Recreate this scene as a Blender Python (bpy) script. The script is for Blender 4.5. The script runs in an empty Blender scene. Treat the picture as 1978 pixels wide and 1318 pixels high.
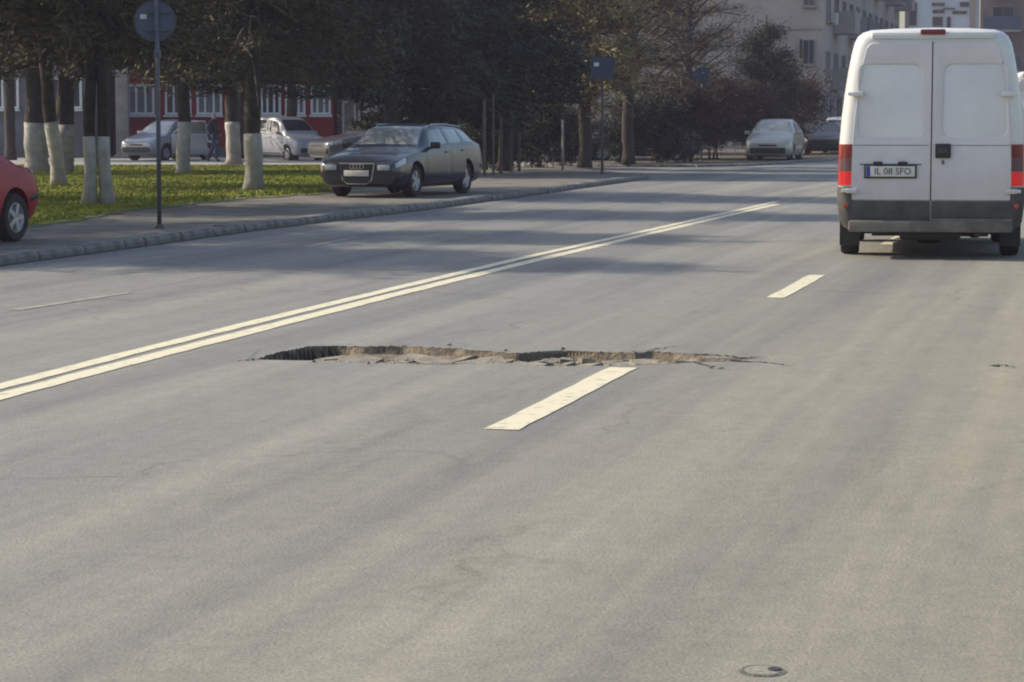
import bpy, bmesh, math, random
import numpy as np
from mathutils import Vector, Matrix

random.seed(7)
C = bpy.context.scene.collection
R = math.radians
PI = math.pi

# ------------------------------------------------------------------ camera
F, CX, CY, IW, IH = 4700.0, 989.0, 659.0, 1978, 1318
CAM_H, PITCH = 1.5, R(5.2)
sc = bpy.context.scene
cam = bpy.data.cameras.new('camera')
cam.sensor_width = 36.0
cam.lens = 36.0 * F / IW
cam.clip_start, cam.clip_end = 0.1, 2000
cam_o = bpy.data.objects.new('camera', cam)
C.objects.link(cam_o)
cam_o.location = (0, 0, CAM_H)
cam_o.rotation_euler = (PI / 2 - PITCH, 0, 0)
sc.camera = cam_o

# ------------------------------------------------------------------ light
SUN_EL, SUN_AZ = R(33), R(17)          # azimuth: how far beyond the left of the view the sun stands
S = Vector((-math.cos(SUN_AZ) * math.cos(SUN_EL), math.sin(SUN_AZ) * math.cos(SUN_EL), math.sin(SUN_EL)))
w = bpy.data.worlds.new('World')
sc.world = w
w.use_nodes = True
nt = w.node_tree
bg = nt.nodes['Background']
sky = nt.nodes.new('ShaderNodeTexSky')
sky.sky_type = 'NISHITA'
sky.sun_disc = False
sky.sun_elevation = SUN_EL
sky.sun_rotation = math.atan2(S.x, S.y)
sky.air_density, sky.dust_density, sky.ozone_density = 1.3, 2.5, 1.6
nt.links.new(sky.outputs[0], bg.inputs[0])
bg.inputs[1].default_value = 0.138
sl = bpy.data.lights.new('sun', 'SUN')
sl.energy = 4.2
sl.angle = R(0.6)
sl.color = (1.0, 0.895, 0.70)
so = bpy.data.objects.new('sun', sl)
C.objects.link(so)
so.rotation_euler = S.to_track_quat('Z', 'Y').to_euler()
so.location = (-30, 10, 40)
vs = sc.view_settings
vs.view_transform = 'Standard'
vs.look = 'None'
vs.gamma = 1
vs.use_curve_mapping = False
vs.exposure = 0.45
sc.cycles.filter_width = 2.0
sc.cycles.max_bounces = 6

# ------------------------------------------------------------------ pixel -> place
def ray(px, py):
    a, b = (px - CX) / F, (CY - py) / F
    return Vector((a, math.cos(PITCH) + b * math.sin(PITCH), -math.sin(PITCH) + b * math.cos(PITCH)))

def G(px, py, z=0.0):
    r = ray(px, py)
    t = (z - CAM_H) / r.z
    return Vector((r.x * t, r.y * t, z))

def at(px, py, d):
    r = ray(px, py)
    t = d / r.y
    return Vector((r.x * t, d, CAM_H + r.z * t))

# ------------------------------------------------------------------ materials
MATS = {}

def mat(name, col, rough=0.8, var=0.25, scale=6.0, bump=0.0, bscale=40.0, col2=None, metal=0.0, coat=0.0, spec=0.5,
        emit=None, estr=0.0, stretch=None, detail=5.0, trans=0.0):
    if name in MATS:
        return MATS[name]
    m = bpy.data.materials.new(name)
    m.use_nodes = True
    n, l = m.node_tree.nodes, m.node_tree.links
    b = n['Principled BSDF']
    b.inputs['Roughness'].default_value = rough
    b.inputs['Metallic'].default_value = metal
    b.inputs['Specular IOR Level'].default_value = spec
    if coat:
        b.inputs['Coat Weight'].default_value = coat
        b.inputs['Coat Roughness'].default_value = 0.06
    if trans:
        b.inputs['Transmission Weight'].default_value = trans
    tc = n.new('ShaderNodeTexCoord')
    src = tc.outputs['Object']
    if stretch:
        mp = n.new('ShaderNodeMapping')
        mp.inputs['Scale'].default_value = stretch
        l.new(src, mp.inputs[0])
        src = mp.outputs[0]
    ns = n.new('ShaderNodeTexNoise')
    ns.inputs['Scale'].default_value = scale
    ns.inputs['Detail'].default_value = detail
    ns.inputs['Roughness'].default_value = 0.62
    l.new(src, ns.inputs['Vector'])
    rp = n.new('ShaderNodeValToRGB')
    rp.color_ramp.elements[0].position = 0.32
    rp.color_ramp.elements[1].position = 0.68
    c1 = tuple(max(0, c * (1 - var)) for c in col)
    c2 = col2 if col2 else tuple(min(1, c * (1 + var)) for c in col)
    rp.color_ramp.elements[0].color = (*c1, 1)
    rp.color_ramp.elements[1].color = (*c2, 1)
    l.new(ns.outputs[0], rp.inputs[0])
    l.new(rp.outputs[0], b.inputs['Base Color'])
    if bump:
        nb = n.new('ShaderNodeTexNoise')
        nb.inputs['Scale'].default_value = bscale
        nb.inputs['Detail'].default_value = 4
        l.new(src, nb.inputs['Vector'])
        bp = n.new('ShaderNodeBump')
        bp.inputs['Strength'].default_value = bump
        bp.inputs['Distance'].default_value = 0.02
        l.new(nb.outputs[0], bp.inputs['Height'])
        l.new(bp.outputs[0], b.inputs['Normal'])
    if emit:
        b.inputs['Emission Color'].default_value = (*emit, 1)
        b.inputs['Emission Strength'].default_value = estr
    MATS[name] = m
    return m

ROAD_ANG = R(14.0)      # the road runs 14 degrees to the right of the view

def road_material():
    m = bpy.data.materials.new('asphalt')
    m.use_nodes = True
    n, l = m.node_tree.nodes, m.node_tree.links
    b = n['Principled BSDF']
    b.inputs['Specular IOR Level'].default_value = 0.35
    g = n.new('ShaderNodeNewGeometry')
    rot = n.new('ShaderNodeVectorRotate')
    rot.rotation_type = 'Z_AXIS'
    rot.inputs['Angle'].default_value = ROAD_ANG
    l.new(g.outputs['Position'], rot.inputs['Vector'])   # x across the road, y along it

    def noise(scale, sx, sy, det=4, rg=0.6):
        mp = n.new('ShaderNodeMapping')
        mp.inputs['Scale'].default_value = (sx, sy, 1)
        l.new(rot.outputs[0], mp.inputs[0])
        t = n.new('ShaderNodeTexNoise')
        t.inputs['Scale'].default_value = scale
        t.inputs['Detail'].default_value = det
        t.inputs['Roughness'].default_value = rg
        l.new(mp.outputs[0], t.inputs['Vector'])
        return t.outputs[0]

    def ramp(f, *st):
        r = n.new('ShaderNodeValToRGB')
        e = r.color_ramp.elements
        while len(e) < len(st):
            e.new(0.5)
        for k, (p, c) in enumerate(st):
            e[k].position = p
            e[k].color = (*c, 1) if len(c) == 3 else c
        l.new(f, r.inputs[0])
        return r.outputs[0]

    def mix(a, c, f, mode='MIX'):
        x = n.new('ShaderNodeMix')
        x.data_type = 'RGBA'
        x.blend_type = mode
        if isinstance(f, float):
            x.inputs[0].default_value = f
        else:
            l.new(f, x.inputs[0])
        l.new(a, x.inputs[6])
        l.new(c, x.inputs[7])
        return x.outputs[2]

    big = ramp(noise(0.22, 1, 0.3, 4), (0.30, (0.202, 0.201, 0.196)), (0.70, (0.234, 0.230, 0.210)))
    dusty = ramp(noise(0.62, 2.0, 0.045, 5, 0.66), (0.34, (0.74, 0.74, 0.78)), (0.66, (1.22, 1.18, 1.08)))
    c = mix(big, dusty, 1.0, 'MULTIPLY')
    blotch = ramp(noise(3.5, 1, 0.6, 6, 0.7), (0.30, (0.91, 0.91, 0.91)), (0.70, (1.07, 1.07, 1.06)))
    c = mix(c, blotch, 1.0, 'MULTIPLY')
    grit = ramp(noise(55, 1, 1, 5, 0.75), (0.28, (0.74, 0.73, 0.74)), (0.72, (1.26, 1.25, 1.22)))
    c = mix(c, grit, 1.0, 'MULTIPLY')
    mott = ramp(noise(13, 1, 0.8, 5, 0.7), (0.30, (0.88, 0.88, 0.89)), (0.70, (1.11, 1.10, 1.07)))
    c = mix(c, mott, 1.0, 'MULTIPLY')
    stain = ramp(noise(0.9, 1.3, 0.16, 6, 0.72), (0.30, (0.76, 0.75, 0.75)), (0.42, (1, 1, 1)))
    c = mix(c, stain, 1.0, 'MULTIPLY')
    # tan dust plus warm sun glare painted in towards the right, bluish left
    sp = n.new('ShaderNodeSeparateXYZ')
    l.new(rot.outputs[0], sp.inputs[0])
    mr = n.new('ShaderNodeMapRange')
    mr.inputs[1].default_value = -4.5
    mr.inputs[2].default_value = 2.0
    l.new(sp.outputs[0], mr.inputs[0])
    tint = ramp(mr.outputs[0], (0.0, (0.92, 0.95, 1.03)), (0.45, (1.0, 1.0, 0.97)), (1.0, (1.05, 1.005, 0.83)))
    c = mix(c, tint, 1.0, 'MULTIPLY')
    # dark seams and hairline cracks
    vo = n.new('ShaderNodeTexVoronoi')
    vo.feature = 'DISTANCE_TO_EDGE'
    vo.inputs['Scale'].default_value = 0.42
    mp = n.new('ShaderNodeMapping')
    mp.inputs['Scale'].default_value = (1, 0.4, 1)
    wn = n.new('ShaderNodeTexNoise')
    wn.inputs['Scale'].default_value = 1.6
    wn.inputs['Detail'].default_value = 6
    l.new(rot.outputs[0], wn.inputs['Vector'])
    add = n.new('ShaderNodeMix')
    add.data_type = 'RGBA'
    add.blend_type = 'ADD'
    add.inputs[0].default_value = 0.9
    l.new(rot.outputs[0], add.inputs[6])
    l.new(wn.outputs[1], add.inputs[7])
    l.new(add.outputs[2], mp.inputs[0])
    l.new(mp.outputs[0], vo.inputs['Vector'])
    crack = ramp(vo.outputs['Distance'], (0.0, (0.70, 0.70, 0.71)), (0.012, (1, 1, 1)))
    gate = ramp(noise(0.33, 1, 1, 3), (0.47, (0, 0, 0)), (0.60, (0.9, 0.9, 0.9)))
    one = n.new('ShaderNodeRGB')
    one.outputs[0].default_value = (1, 1, 1, 1)
    crack = mix(one.outputs[0], crack, gate)
    c = mix(c, crack, 1.0, 'MULTIPLY')
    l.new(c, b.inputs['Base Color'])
    rr = ramp(noise(1.2, 1, 0.3), (0.3, (0.72,) * 3), (0.7, (0.9,) * 3))
    l.new(rr, b.inputs['Roughness'])
    bp = n.new('ShaderNodeBump')
    bp.inputs['Strength'].default_value = 0.55
    bp.inputs['Distance'].default_value = 0.012
    l.new(noise(70, 1, 1, 4, 0.7), bp.inputs['Height'])
    l.new(bp.outputs[0], b.inputs['Normal'])
    MATS['asphalt'] = m
    return m

def paint_material():
    """worn road paint: pale cream, scuffed through to grey"""
    m = mat('road_paint', (0.34, 0.31, 0.235), 0.8, 0.10, 11, 0.25, 90, col2=(0.60, 0.555, 0.42), detail=8)
    rp = [q for q in m.node_tree.nodes if q.type == 'VALTORGB'][0]
    rp.color_ramp.elements[0].position, rp.color_ramp.elements[1].position = 0.30, 0.46
    return m

M = dict(
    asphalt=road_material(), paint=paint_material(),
    old_paint=mat('old_road_paint', (0.22, 0.215, 0.195), 0.85, 0.25, 7, col2=(0.30, 0.29, 0.26)),
    rubble=mat('broken_base', (0.11, 0.082, 0.060), 0.95, 0.5, 9, 0.9, 30, col2=(0.23, 0.18, 0.125)),
    pit=mat('pit_shade_and_cracks', (0.035, 0.028, 0.026), 0.9, 0.4, 9, 0.9, 30),  # earth colour darkened to carry the pit's shade; cracks use it too
    chunk=mat('broken_asphalt', (0.20, 0.178, 0.145), 0.95, 0.3, 7, 0.8, 45, col2=(0.29, 0.26, 0.21)),
    earth=mat('bare_earth', (0.10, 0.08, 0.058), 0.95, 0.4, 2.5, 0.6, 25),
    ground=mat('far_ground', (0.11, 0.10, 0.08), 0.95, 0.3, 0.2),
    pave=mat('pavement_asphalt', (0.125, 0.118, 0.108), 0.92, 0.3, 1.4, 0.5, 50, col2=(0.19, 0.175, 0.155)),
    kerb=mat('kerb_concrete', (0.15, 0.145, 0.142), 0.9, 0.3, 3.5, 0.8, 40, col2=(0.23, 0.22, 0.205)),
    yard=mat('yard_concrete', (0.26, 0.25, 0.24), 0.9, 0.25, 0.8),
    soil=mat('lawn_soil', (0.10, 0.085, 0.038), 0.95, 0.3, 0.7, 0.5, 30, col2=(0.135, 0.165, 0.032)),
    grass=mat('grass_blades', (0.12, 0.17, 0.014), 0.7, 0.4, 0.5, col2=(0.33, 0.34, 0.035), spec=0.2),
    bark=mat('bark', (0.040, 0.033, 0.027), 0.95, 0.45, 8, 0.9, 30),
    lime=mat('whitewash', (0.40, 0.38, 0.36), 0.95, 0.25, 5, 0.6, 30, col2=(0.52, 0.50, 0.47)),
    leaf_dark=mat('needles_dark', (0.018, 0.025, 0.024), 0.75, 0.6, 2.2, col2=(0.075, 0.088, 0.058), spec=0.2),
    leaf_brown=mat('needles_brownish', (0.026, 0.030, 0.026), 0.75, 0.6, 2.4, col2=(0.135, 0.122, 0.066), spec=0.2),
    leaf_olive=mat('needles_olive', (0.12, 0.105, 0.055), 0.75, 0.5, 1.1, col2=(0.42, 0.355, 0.165), spec=0.2),
    leaf_thin=mat('dry_twigs', (0.085, 0.070, 0.050), 0.85, 0.5, 1.3, col2=(0.22, 0.18, 0.12), spec=0.2),
    leaf_bush=mat('bush_twigs', (0.035, 0.026, 0.020), 0.85, 0.45, 1.5, col2=(0.095, 0.062, 0.045), spec=0.2),
    red_wall=mat('red_plaster', (0.34, 0.020, 0.028), 0.85, 0.2, 1.2, 0.2, 20),
    grey_wall=mat('grey_plaster', (0.16, 0.165, 0.19), 0.9, 0.2, 1.0, 0.2, 20),
    plum_wall=mat('faded_plaster', (0.20, 0.165, 0.15), 0.9, 0.25, 0.9, 0.2, 20),
    beige_wall=mat('beige_render', (0.36, 0.325, 0.305), 0.9, 0.18, 0.35, 0.2, 10),
    pale_wall=mat('pale_render', (0.30, 0.29, 0.28), 0.9, 0.18, 0.4),
    blue_wall=mat('pale_blue_cladding', (0.40, 0.50, 0.62), 0.6, 0.10, 0.3),
    concrete=mat('concrete', (0.30, 0.29, 0.29), 0.9, 0.2, 1.5, 0.2, 20),
    roof=mat('roof_felt', (0.09, 0.08, 0.08), 0.9),
    drab_frame=mat('drab_window_frame', (0.24, 0.22, 0.21), 0.6, 0.1),
    pvc=mat('white_window_frame', (0.78, 0.79, 0.80), 0.5, 0.08),
    pane=mat('window_glass', (0.05, 0.055, 0.075), 0.12, 0.3, 0.5, spec=0.6),
    curtain=mat('curtain_behind_glass', (0.17, 0.18, 0.22), 0.35, 0.3, 4, stretch=(6, 6, 0.4)),
    dark=mat('black_plastic', (0.018, 0.018, 0.020), 0.55, 0.2),
    rubber=mat('tyre_rubber', (0.022, 0.021, 0.020), 0.9, 0.25, 12),
    alloy=mat('wheel_alloy', (0.42, 0.43, 0.45), 0.35, 0.15, 8, metal=0.6),
    steel=mat('galvanised_steel', (0.10, 0.11, 0.135), 0.55, 0.2, 8, metal=0.3),
    sign_back=mat('sign_back', (0.075, 0.095, 0.14), 0.55, 0.15, 5),
    sign_blue=mat('sign_blue', (0.020, 0.038, 0.085), 0.5, 0.15, 5),
    white_metal=mat('white_enamel', (0.62, 0.62, 0.60), 0.6, 0.1),
    van_white=mat('van_white_paint', (0.64, 0.635, 0.63), 0.35, 0.05, 1.6, coat=0.35, col2=(0.70, 0.695, 0.685)),
    van_door=mat('van_door_paint', (0.635, 0.60, 0.61), 0.45, 0.07, 0.9, coat=0.2, col2=(0.70, 0.67, 0.675)),
    bumper=mat('grey_bumper', (0.10, 0.093, 0.080), 0.75, 0.25, 3, col2=(0.19, 0.175, 0.15)),
    clad=mat('dark_cladding', (0.040, 0.039, 0.042), 0.75, 0.2, 4, col2=(0.088, 0.080, 0.070)),
    lamp_red=mat('red_lens', (0.15, 0.004, 0.010), 0.2, 0.1, coat=0.5),
    lamp_grey=mat('smoked_lens', (0.10, 0.045, 0.055), 0.2, 0.1, coat=0.5),
    lamp_lit=mat('lit_brake_lens', (0.34, 0.008, 0.012), 0.3, 0.05, emit=(1.0, 0.012, 0.015), estr=0.2),
    lamp_orange=mat('orange_lens', (0.42, 0.050, 0.018), 0.25, 0.1, coat=0.4),
    lamp_clear=mat('headlamp_glass', (0.40, 0.43, 0.48), 0.12, 0.2, 12, coat=0.6),
    plate=mat('number_plate_white', (0.62, 0.60, 0.55), 0.5, 0.08),
    plate_blue=mat('number_plate_blue', (0.03, 0.05, 0.30), 0.5, 0.08),
    ink=mat('black_ink', (0.03, 0.03, 0.035), 0.6, 0.1),
    glass=mat('car_glass', (0.035, 0.04, 0.045), 0.06, 0.2, 2, spec=0.9, coat=0.5),
    glass_pale=mat('reflection_pale_glass', (0.27, 0.28, 0.275), 0.18, 0.2, 2, spec=0.9, coat=0.5),  # pale base colour painted in for reflections on the glass
    p_grey=mat('dark_grey_paint', (0.022, 0.025, 0.037), 0.32, 0.10, 3, metal=0.25, coat=0.7),
    p_red=mat('red_paint', (0.30, 0.004, 0.010), 0.45, 0.08, 3, coat=0.2, spec=0.3),
    p_silver=mat('silver_paint', (0.34, 0.36, 0.40), 0.32, 0.08, 3, metal=0.45, coat=0.6),
    p_dull=mat('dull_grey_paint', (0.10, 0.105, 0.125), 0.3, 0.08, 3, metal=0.4, coat=0.7),
    p_pale=mat('pale_grey_paint', (0.36, 0.37, 0.40), 0.35, 0.08, 3, coat=0.4),
    p_white=mat('white_car_paint', (0.62, 0.62, 0.62), 0.35, 0.06, 3, coat=0.5),
    p_beige=mat('champagne_paint', (0.42, 0.40, 0.34), 0.36, 0.08, 3, metal=0.35, coat=0.6),
    p_dark=mat('black_car_paint', (0.03, 0.03, 0.035), 0.3, 0.1, 3, coat=0.6),
    wood=mat('weathered_wood', (0.10, 0.088, 0.072), 0.9, 0.3, 6, stretch=(4, 4, 0.6)),
    orange=mat('orange_board', (0.50, 0.15, 0.03), 0.6, 0.15, 3, col2=(0.50, 0.28, 0.06)),
    ac=mat('air_conditioner_casing', (0.5, 0.5, 0.5), 0.6, 0.1),
    skin=mat('skin', (0.42, 0.26, 0.19), 0.6, 0.08),
    hair=mat('pale_cap', (0.34, 0.30, 0.33), 0.8, 0.2, 20),
    jacket=mat('dark_jacket', (0.018, 0.02, 0.035), 0.85, 0.3, 8),
    jeans=mat('blue_jeans', (0.03, 0.05, 0.12), 0.85, 0.3, 8),
    gutter=mat('gutter_strip', (0.035, 0.032, 0.030), 0.95, 0.4, 6),
    cover=mat('tarred_iron', (0.060, 0.057, 0.058), 0.9, 0.3, 25, 0.5, 80, col2=(0.19, 0.185, 0.17)),
    iron=mat('cast_iron', (0.12, 0.115, 0.11), 0.7, 0.3, 30, 0.4, 80, metal=0.3),
)

def grime(m, top, amount):
    """road dust splashed over the lower panels"""
    n, l = m.node_tree.nodes, m.node_tree.links
    b = n['Principled BSDF']
    src = b.inputs['Base Color'].links[0].from_socket
    tc = n.new('ShaderNodeTexCoord')
    sp = n.new('ShaderNodeSeparateXYZ')
    l.new(tc.outputs['Object'], sp.inputs[0])
    mr = n.new('ShaderNodeMapRange')
    mr.inputs[1].default_value, mr.inputs[2].default_value = 0.35, top
    mr.inputs[3].default_value, mr.inputs[4].default_value = amount, 0.0
    l.new(sp.outputs[2], mr.inputs[0])
    ns = n.new('ShaderNodeTexNoise')
    ns.inputs['Scale'].default_value = 3.2
    ns.inputs['Detail'].default_value = 8
    ns.inputs['Roughness'].default_value = 0.7
    l.new(tc.outputs['Object'], ns.inputs['Vector'])
    mu = n.new('ShaderNodeMath')
    mu.operation = 'MULTIPLY'
    mu.use_clamp = True
    l.new(mr.outputs[0], mu.inputs[0])
    l.new(ns.outputs[0], mu.inputs[1])
    mx = n.new('ShaderNodeMix')
    mx.data_type = 'RGBA'
    l.new(mu.outputs[0], mx.inputs[0])
    l.new(src, mx.inputs[6])
    mx.inputs[7].default_value = (0.24, 0.20, 0.15, 1)
    l.new(mx.outputs[2], b.inputs['Base Color'])
grime(M['van_door'], 1.5, 0.75)
grime(M['van_white'], 1.2, 0.8)
grime(M['lime'], 1.0, 1.1)

# ------------------------------------------------------------------ object helpers
def obj(name, me, m=None, parent=None, loc=None, rot=None):
    o = bpy.data.objects.new(name, me)
    C.objects.link(o)
    if m is not None and not me.materials:
        me.materials.append(m)
    if parent:
        o.parent = parent
    if loc is not None:
        o.location = loc
    if rot is not None:
        o.rotation_euler = rot
    return o

def mk(name, v, f, m=None, parent=None, smooth=None, loc=None, rot=None):
    me = bpy.data.meshes.new(name)
    me.from_pydata([tuple(p) for p in v], [], f)
    me.update()
    o = obj(name, me, m, parent, loc, rot)
    if smooth:
        me.shade_smooth()
        if smooth is not True:
            me.set_sharp_from_angle(angle=R(smooth))
    return o

def thing(name, label, cat, loc=(0, 0, 0), rz=0.0, group=None):
    o = bpy.data.objects.new(name, None)
    C.objects.link(o)
    o.location = loc
    o.rotation_euler = (0, 0, rz)
    o['label'] = label
    o['category'] = cat
    if group:
        o['group'] = group
    return o

def tag(o, label=None, cat=None, group=None, kind=None):
    if label: o['label'] = label
    if cat: o['category'] = cat
    if group: o['group'] = group
    if kind: o['kind'] = kind
    return o

def kids(o):
    return [x for x in C.objects if x.parent == o]

def copy_tree(o, parent=None):
    c = o.copy()
    C.objects.link(c)
    c.parent = parent
    for k in kids(o):
        copy_tree(k, c)
    return c

class MB:
    """collects boxes, tubes and lathes into one mesh"""
    def __init__(self):
        self.v, self.f = [], []
    def add(self, v, f):
        b = len(self.v)
        self.v += [tuple(p) for p in v]
        self.f += [tuple(b + i for i in q) for q in f]
        return self
    def box(self, c, s, mtx=None, ch=0.0):
        bm = bmesh.new()
        bmesh.ops.create_cube(bm, size=1)
        for q in bm.verts:
            q.co = Vector((q.co.x * s[0], q.co.y * s[1], q.co.z * s[2]))
        if ch:
            bmesh.ops.bevel(bm, geom=list(bm.edges), offset=ch, segments=2, affect='EDGES', profile=0.6)
        bm.verts.index_update()
        vv = [(mtx @ q.co if mtx else q.co) + Vector(c) for q in bm.verts]
        ff = [[q.index for q in f.verts] for f in bm.faces]
        bm.free()
        return self.add(vv, ff)
    def tube(self, pts, rad, n=8, cap=True):
        pts = [Vector(p) for p in pts]
        if not hasattr(rad, '__len__'):
            rad = [rad] * len(pts)
        vv, ff = [], []
        for i, p in enumerate(pts):
            t = (pts[min(i + 1, len(pts) - 1)] - pts[max(i - 1, 0)]).normalized()
            a = t.orthogonal().normalized() if abs(t.z) < 0.95 else Vector((1, 0, 0))
            a = (a - t * a.dot(t)).normalized()
            b = t.cross(a)
            for k in range(n):
                th = 2 * PI * k / n
                vv.append(p + (a * math.cos(th) + b * math.sin(th)) * rad[i])
        for i in range(len(pts) - 1):
            for k in range(n):
                ff.append((i * n + k, i * n + (k + 1) % n, (i + 1) * n + (k + 1) % n, (i + 1) * n + k))
        if cap:
            ff.append(tuple(reversed(range(n))))
            ff.append(tuple((len(pts) - 1) * n + k for k in range(n)))
        return self.add(vv, ff)
    def prism(self, poly, z0, z1):
        n = len(poly)
        vv = [(p[0], p[1], z0) for p in poly] + [(p[0], p[1], z1) for p in poly]
        ff = [tuple(reversed(range(n))), tuple(range(n, 2 * n))] + [(k, (k + 1) % n, n + (k + 1) % n, n + k) for k in range(n)]
        return self.add(vv, ff)
    def lathe_x(self, prof, c=(0, 0, 0), n=28):
        """profile (x, r) turned about the x axis"""
        vv, ff = [], []
        for x, r in prof:
            for k in range(n):
                th = 2 * PI * k / n
                vv.append((c[0] + x, c[1] + r * math.cos(th), c[2] + r * math.sin(th)))
        for i in range(len(prof) - 1):
            for k in range(n):
                ff.append((i * n + k, i * n + (k + 1) % n, (i + 1) * n + (k + 1) % n, (i + 1) * n + k))
        return self.add(vv, ff)
    def build(self, name, m, parent=None, smooth=None, loc=None, rot=None):
        return mk(name, self.v, self.f, m, parent, smooth, loc, rot)

def bx(name, c, s, m, parent=None, ch=0.0, loc=None, rot=None):
    return MB().box(c, s, None, ch).build(name, m, parent, 35 if ch else None, loc, rot)

def ccw(poly):
    a = sum(poly[i][0] * poly[(i + 1) % len(poly)][1] - poly[(i + 1) % len(poly)][0] * poly[i][1] for i in range(len(poly)))
    return poly if a > 0 else poly[::-1]

def slab(name, poly, z0, z1, m, label=None, kind='structure'):
    o = MB().prism(ccw(poly), z0, z1).build(name, m)
    o['kind'] = kind
    if label: o['label'] = label
    return o

def text_mesh(name, s, size, m, parent, loc, rot):
    cu = bpy.data.curves.new(name, 'FONT')
    cu.body = s
    cu.size = size
    cu.align_x, cu.align_y = 'CENTER', 'CENTER'
    cu.extrude = 0.0015
    t = bpy.data.objects.new('tmp', cu)
    C.objects.link(t)
    dg = bpy.context.evaluated_depsgraph_get()
    me = bpy.data.meshes.new_from_object(t.evaluated_get(dg))
    bpy.data.objects.remove(t)
    bpy.data.curves.remove(cu)
    return obj(name, me, m, parent, loc, rot)

# ------------------------------------------------------------------ ground, road, pothole
PZ = 0.06                                 # pavement height
ud = Vector((math.sin(ROAD_ANG), math.cos(ROAD_ANG), 0))       # along the road
vd = Vector((math.cos(ROAD_ANG), -math.sin(ROAD_ANG), 0))      # across it, to the right

tag(mk('ground', [(-600, -100, -0.45), (600, -100, -0.45), (600, 900, -0.45), (-600, 900, -0.45)], [(0, 1, 2, 3)], M['ground']), kind='structure')

hole_px = [(496, 693), (522, 684), (560, 675), (600, 667), (650, 666), (700, 668), (780, 667), (830, 670), (885, 671), (900, 675),
           (955, 678), (1000, 681), (1050, 677), (1090, 675), (1150, 678), (1225, 680), (1262, 678), (1310, 681), (1362, 683), (1352, 690),
           (1400, 691), (1468, 690), (1400, 697), (1345, 698), (1290, 702), (1230, 704), (1150, 705), (1060, 706), (1010, 702),
           (940, 699), (880, 702), (800, 702), (700, 699), (640, 697), (612, 695), (560, 694)]
hole = np.array([tuple(G(*p))[:2] for p in hole_px])

def sdist(P, poly):
    """signed distance, positive inside"""
    n = len(poly)
    d = np.full(len(P), 1e9)
    ins = np.zeros(len(P), bool)
    for i in range(n):
        a, b = poly[i], poly[(i + 1) % n]
        e = b - a
        t = np.clip(((P - a) @ e) / (e @ e), 0, 1)
        d = np.minimum(d, np.hypot(*(P - a - t[:, None] * e).T))
        c = (a[1] > P[:, 1]) != (b[1] > P[:, 1])
        with np.errstate(divide='ignore', invalid='ignore'):
            xx = (b[0] - a[0]) * (P[:, 1] - a[1]) / (b[1] - a[1]) + a[0]
        ins ^= c & (P[:, 0] < xx)
    return np.where(ins, d, -d)

def fbm(P, seed, f0=1.0, octv=4):
    r = np.random.RandomState(seed)
    o = np.zeros(len(P))
    for k in range(octv):
        for _ in range(4):
            th = r.rand() * 2 * PI
            o += np.sin(P[:, 0] * math.cos(th) * f0 * 2 ** k + P[:, 1] * math.sin(th) * f0 * 2 ** k + r.rand() * 6.28) / 2 ** k
    return o / 5

hx0, hx1 = hole[:, 0].min() - 0.06, hole[:, 0].max() + 0.06
hy0, hy1 = hole[:, 1].min() - 0.06, hole[:, 1].max() + 0.06

def build_road():
    def axis(lo, a, b, hi, fine, rough):
        return np.unique(np.concatenate([np.linspace(lo, a, rough), np.arange(a, b, fine), np.linspace(b, hi, rough)]))
    xs = axis(-70, hx0, hx1, 70, 0.022, 26)
    ys = axis(-6, hy0, hy1, 260, 0.012, 26)
    X, Y = np.meshgrid(xs, ys)
    P = np.stack([X.ravel(), Y.ravel()], 1)
    box = (P[:, 0] > hx0) & (P[:, 0] < hx1) & (P[:, 1] > hy0) & (P[:, 1] < hy1)
    z = np.zeros(len(P))
    d = np.full(len(P), -1.0)
    Q = P[box]
    jag = 0.012 * fbm(Q, 3, 8, 2)
    db = sdist(Q, hole) + jag
    d[box] = db
    # deep pit at the left end, shallow broken floor over the rest
    left = np.clip((Q[:, 0] - (-1.22 + 0.10 * (Q[:, 1] - 15.9))) / 0.14, 0, 1)
    depth = 0.40 * (1 - left) + left * (0.052 + 0.022 * fbm(Q, 5, 5, 4))
    px_mid = np.exp(-((Q[:, 0] - G(1085, 692).x) / 0.17) ** 2)
    depth += 0.16 * px_mid
    depth *= np.clip((hx1 - Q[:, 0]) / 0.9, 0.25, 1)
    edge = np.clip(db / 0.05, 0, 1)
    z[box] = -depth * edge
    # sagging lip round the break
    lip = np.clip(1 + db / 0.25, 0, 1) * (db < 0)
    z[box] -= 0.006 * lip
    V = np.stack([P[:, 0], P[:, 1], z], 1)
    nx, ny = len(xs), len(ys)
    I = np.arange(nx * ny).reshape(ny, nx)
    Fq = np.stack([I[:-1, :-1], I[:-1, 1:], I[1:, 1:], I[1:, :-1]], -1).reshape(-1, 4)
    inh = (d[Fq] > 0.0).sum(1) >= 2
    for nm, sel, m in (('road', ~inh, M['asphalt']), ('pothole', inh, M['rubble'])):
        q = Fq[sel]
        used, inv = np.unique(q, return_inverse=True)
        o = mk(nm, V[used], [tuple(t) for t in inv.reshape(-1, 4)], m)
        o['kind'] = 'structure'
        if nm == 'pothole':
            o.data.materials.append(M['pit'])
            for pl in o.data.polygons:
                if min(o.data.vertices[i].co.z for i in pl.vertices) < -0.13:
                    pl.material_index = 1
            o['label'] = 'long broken pothole across the lane with deep dark pit at one end'
            hole_o = o
    return hole_o
pothole = build_road()

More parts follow.
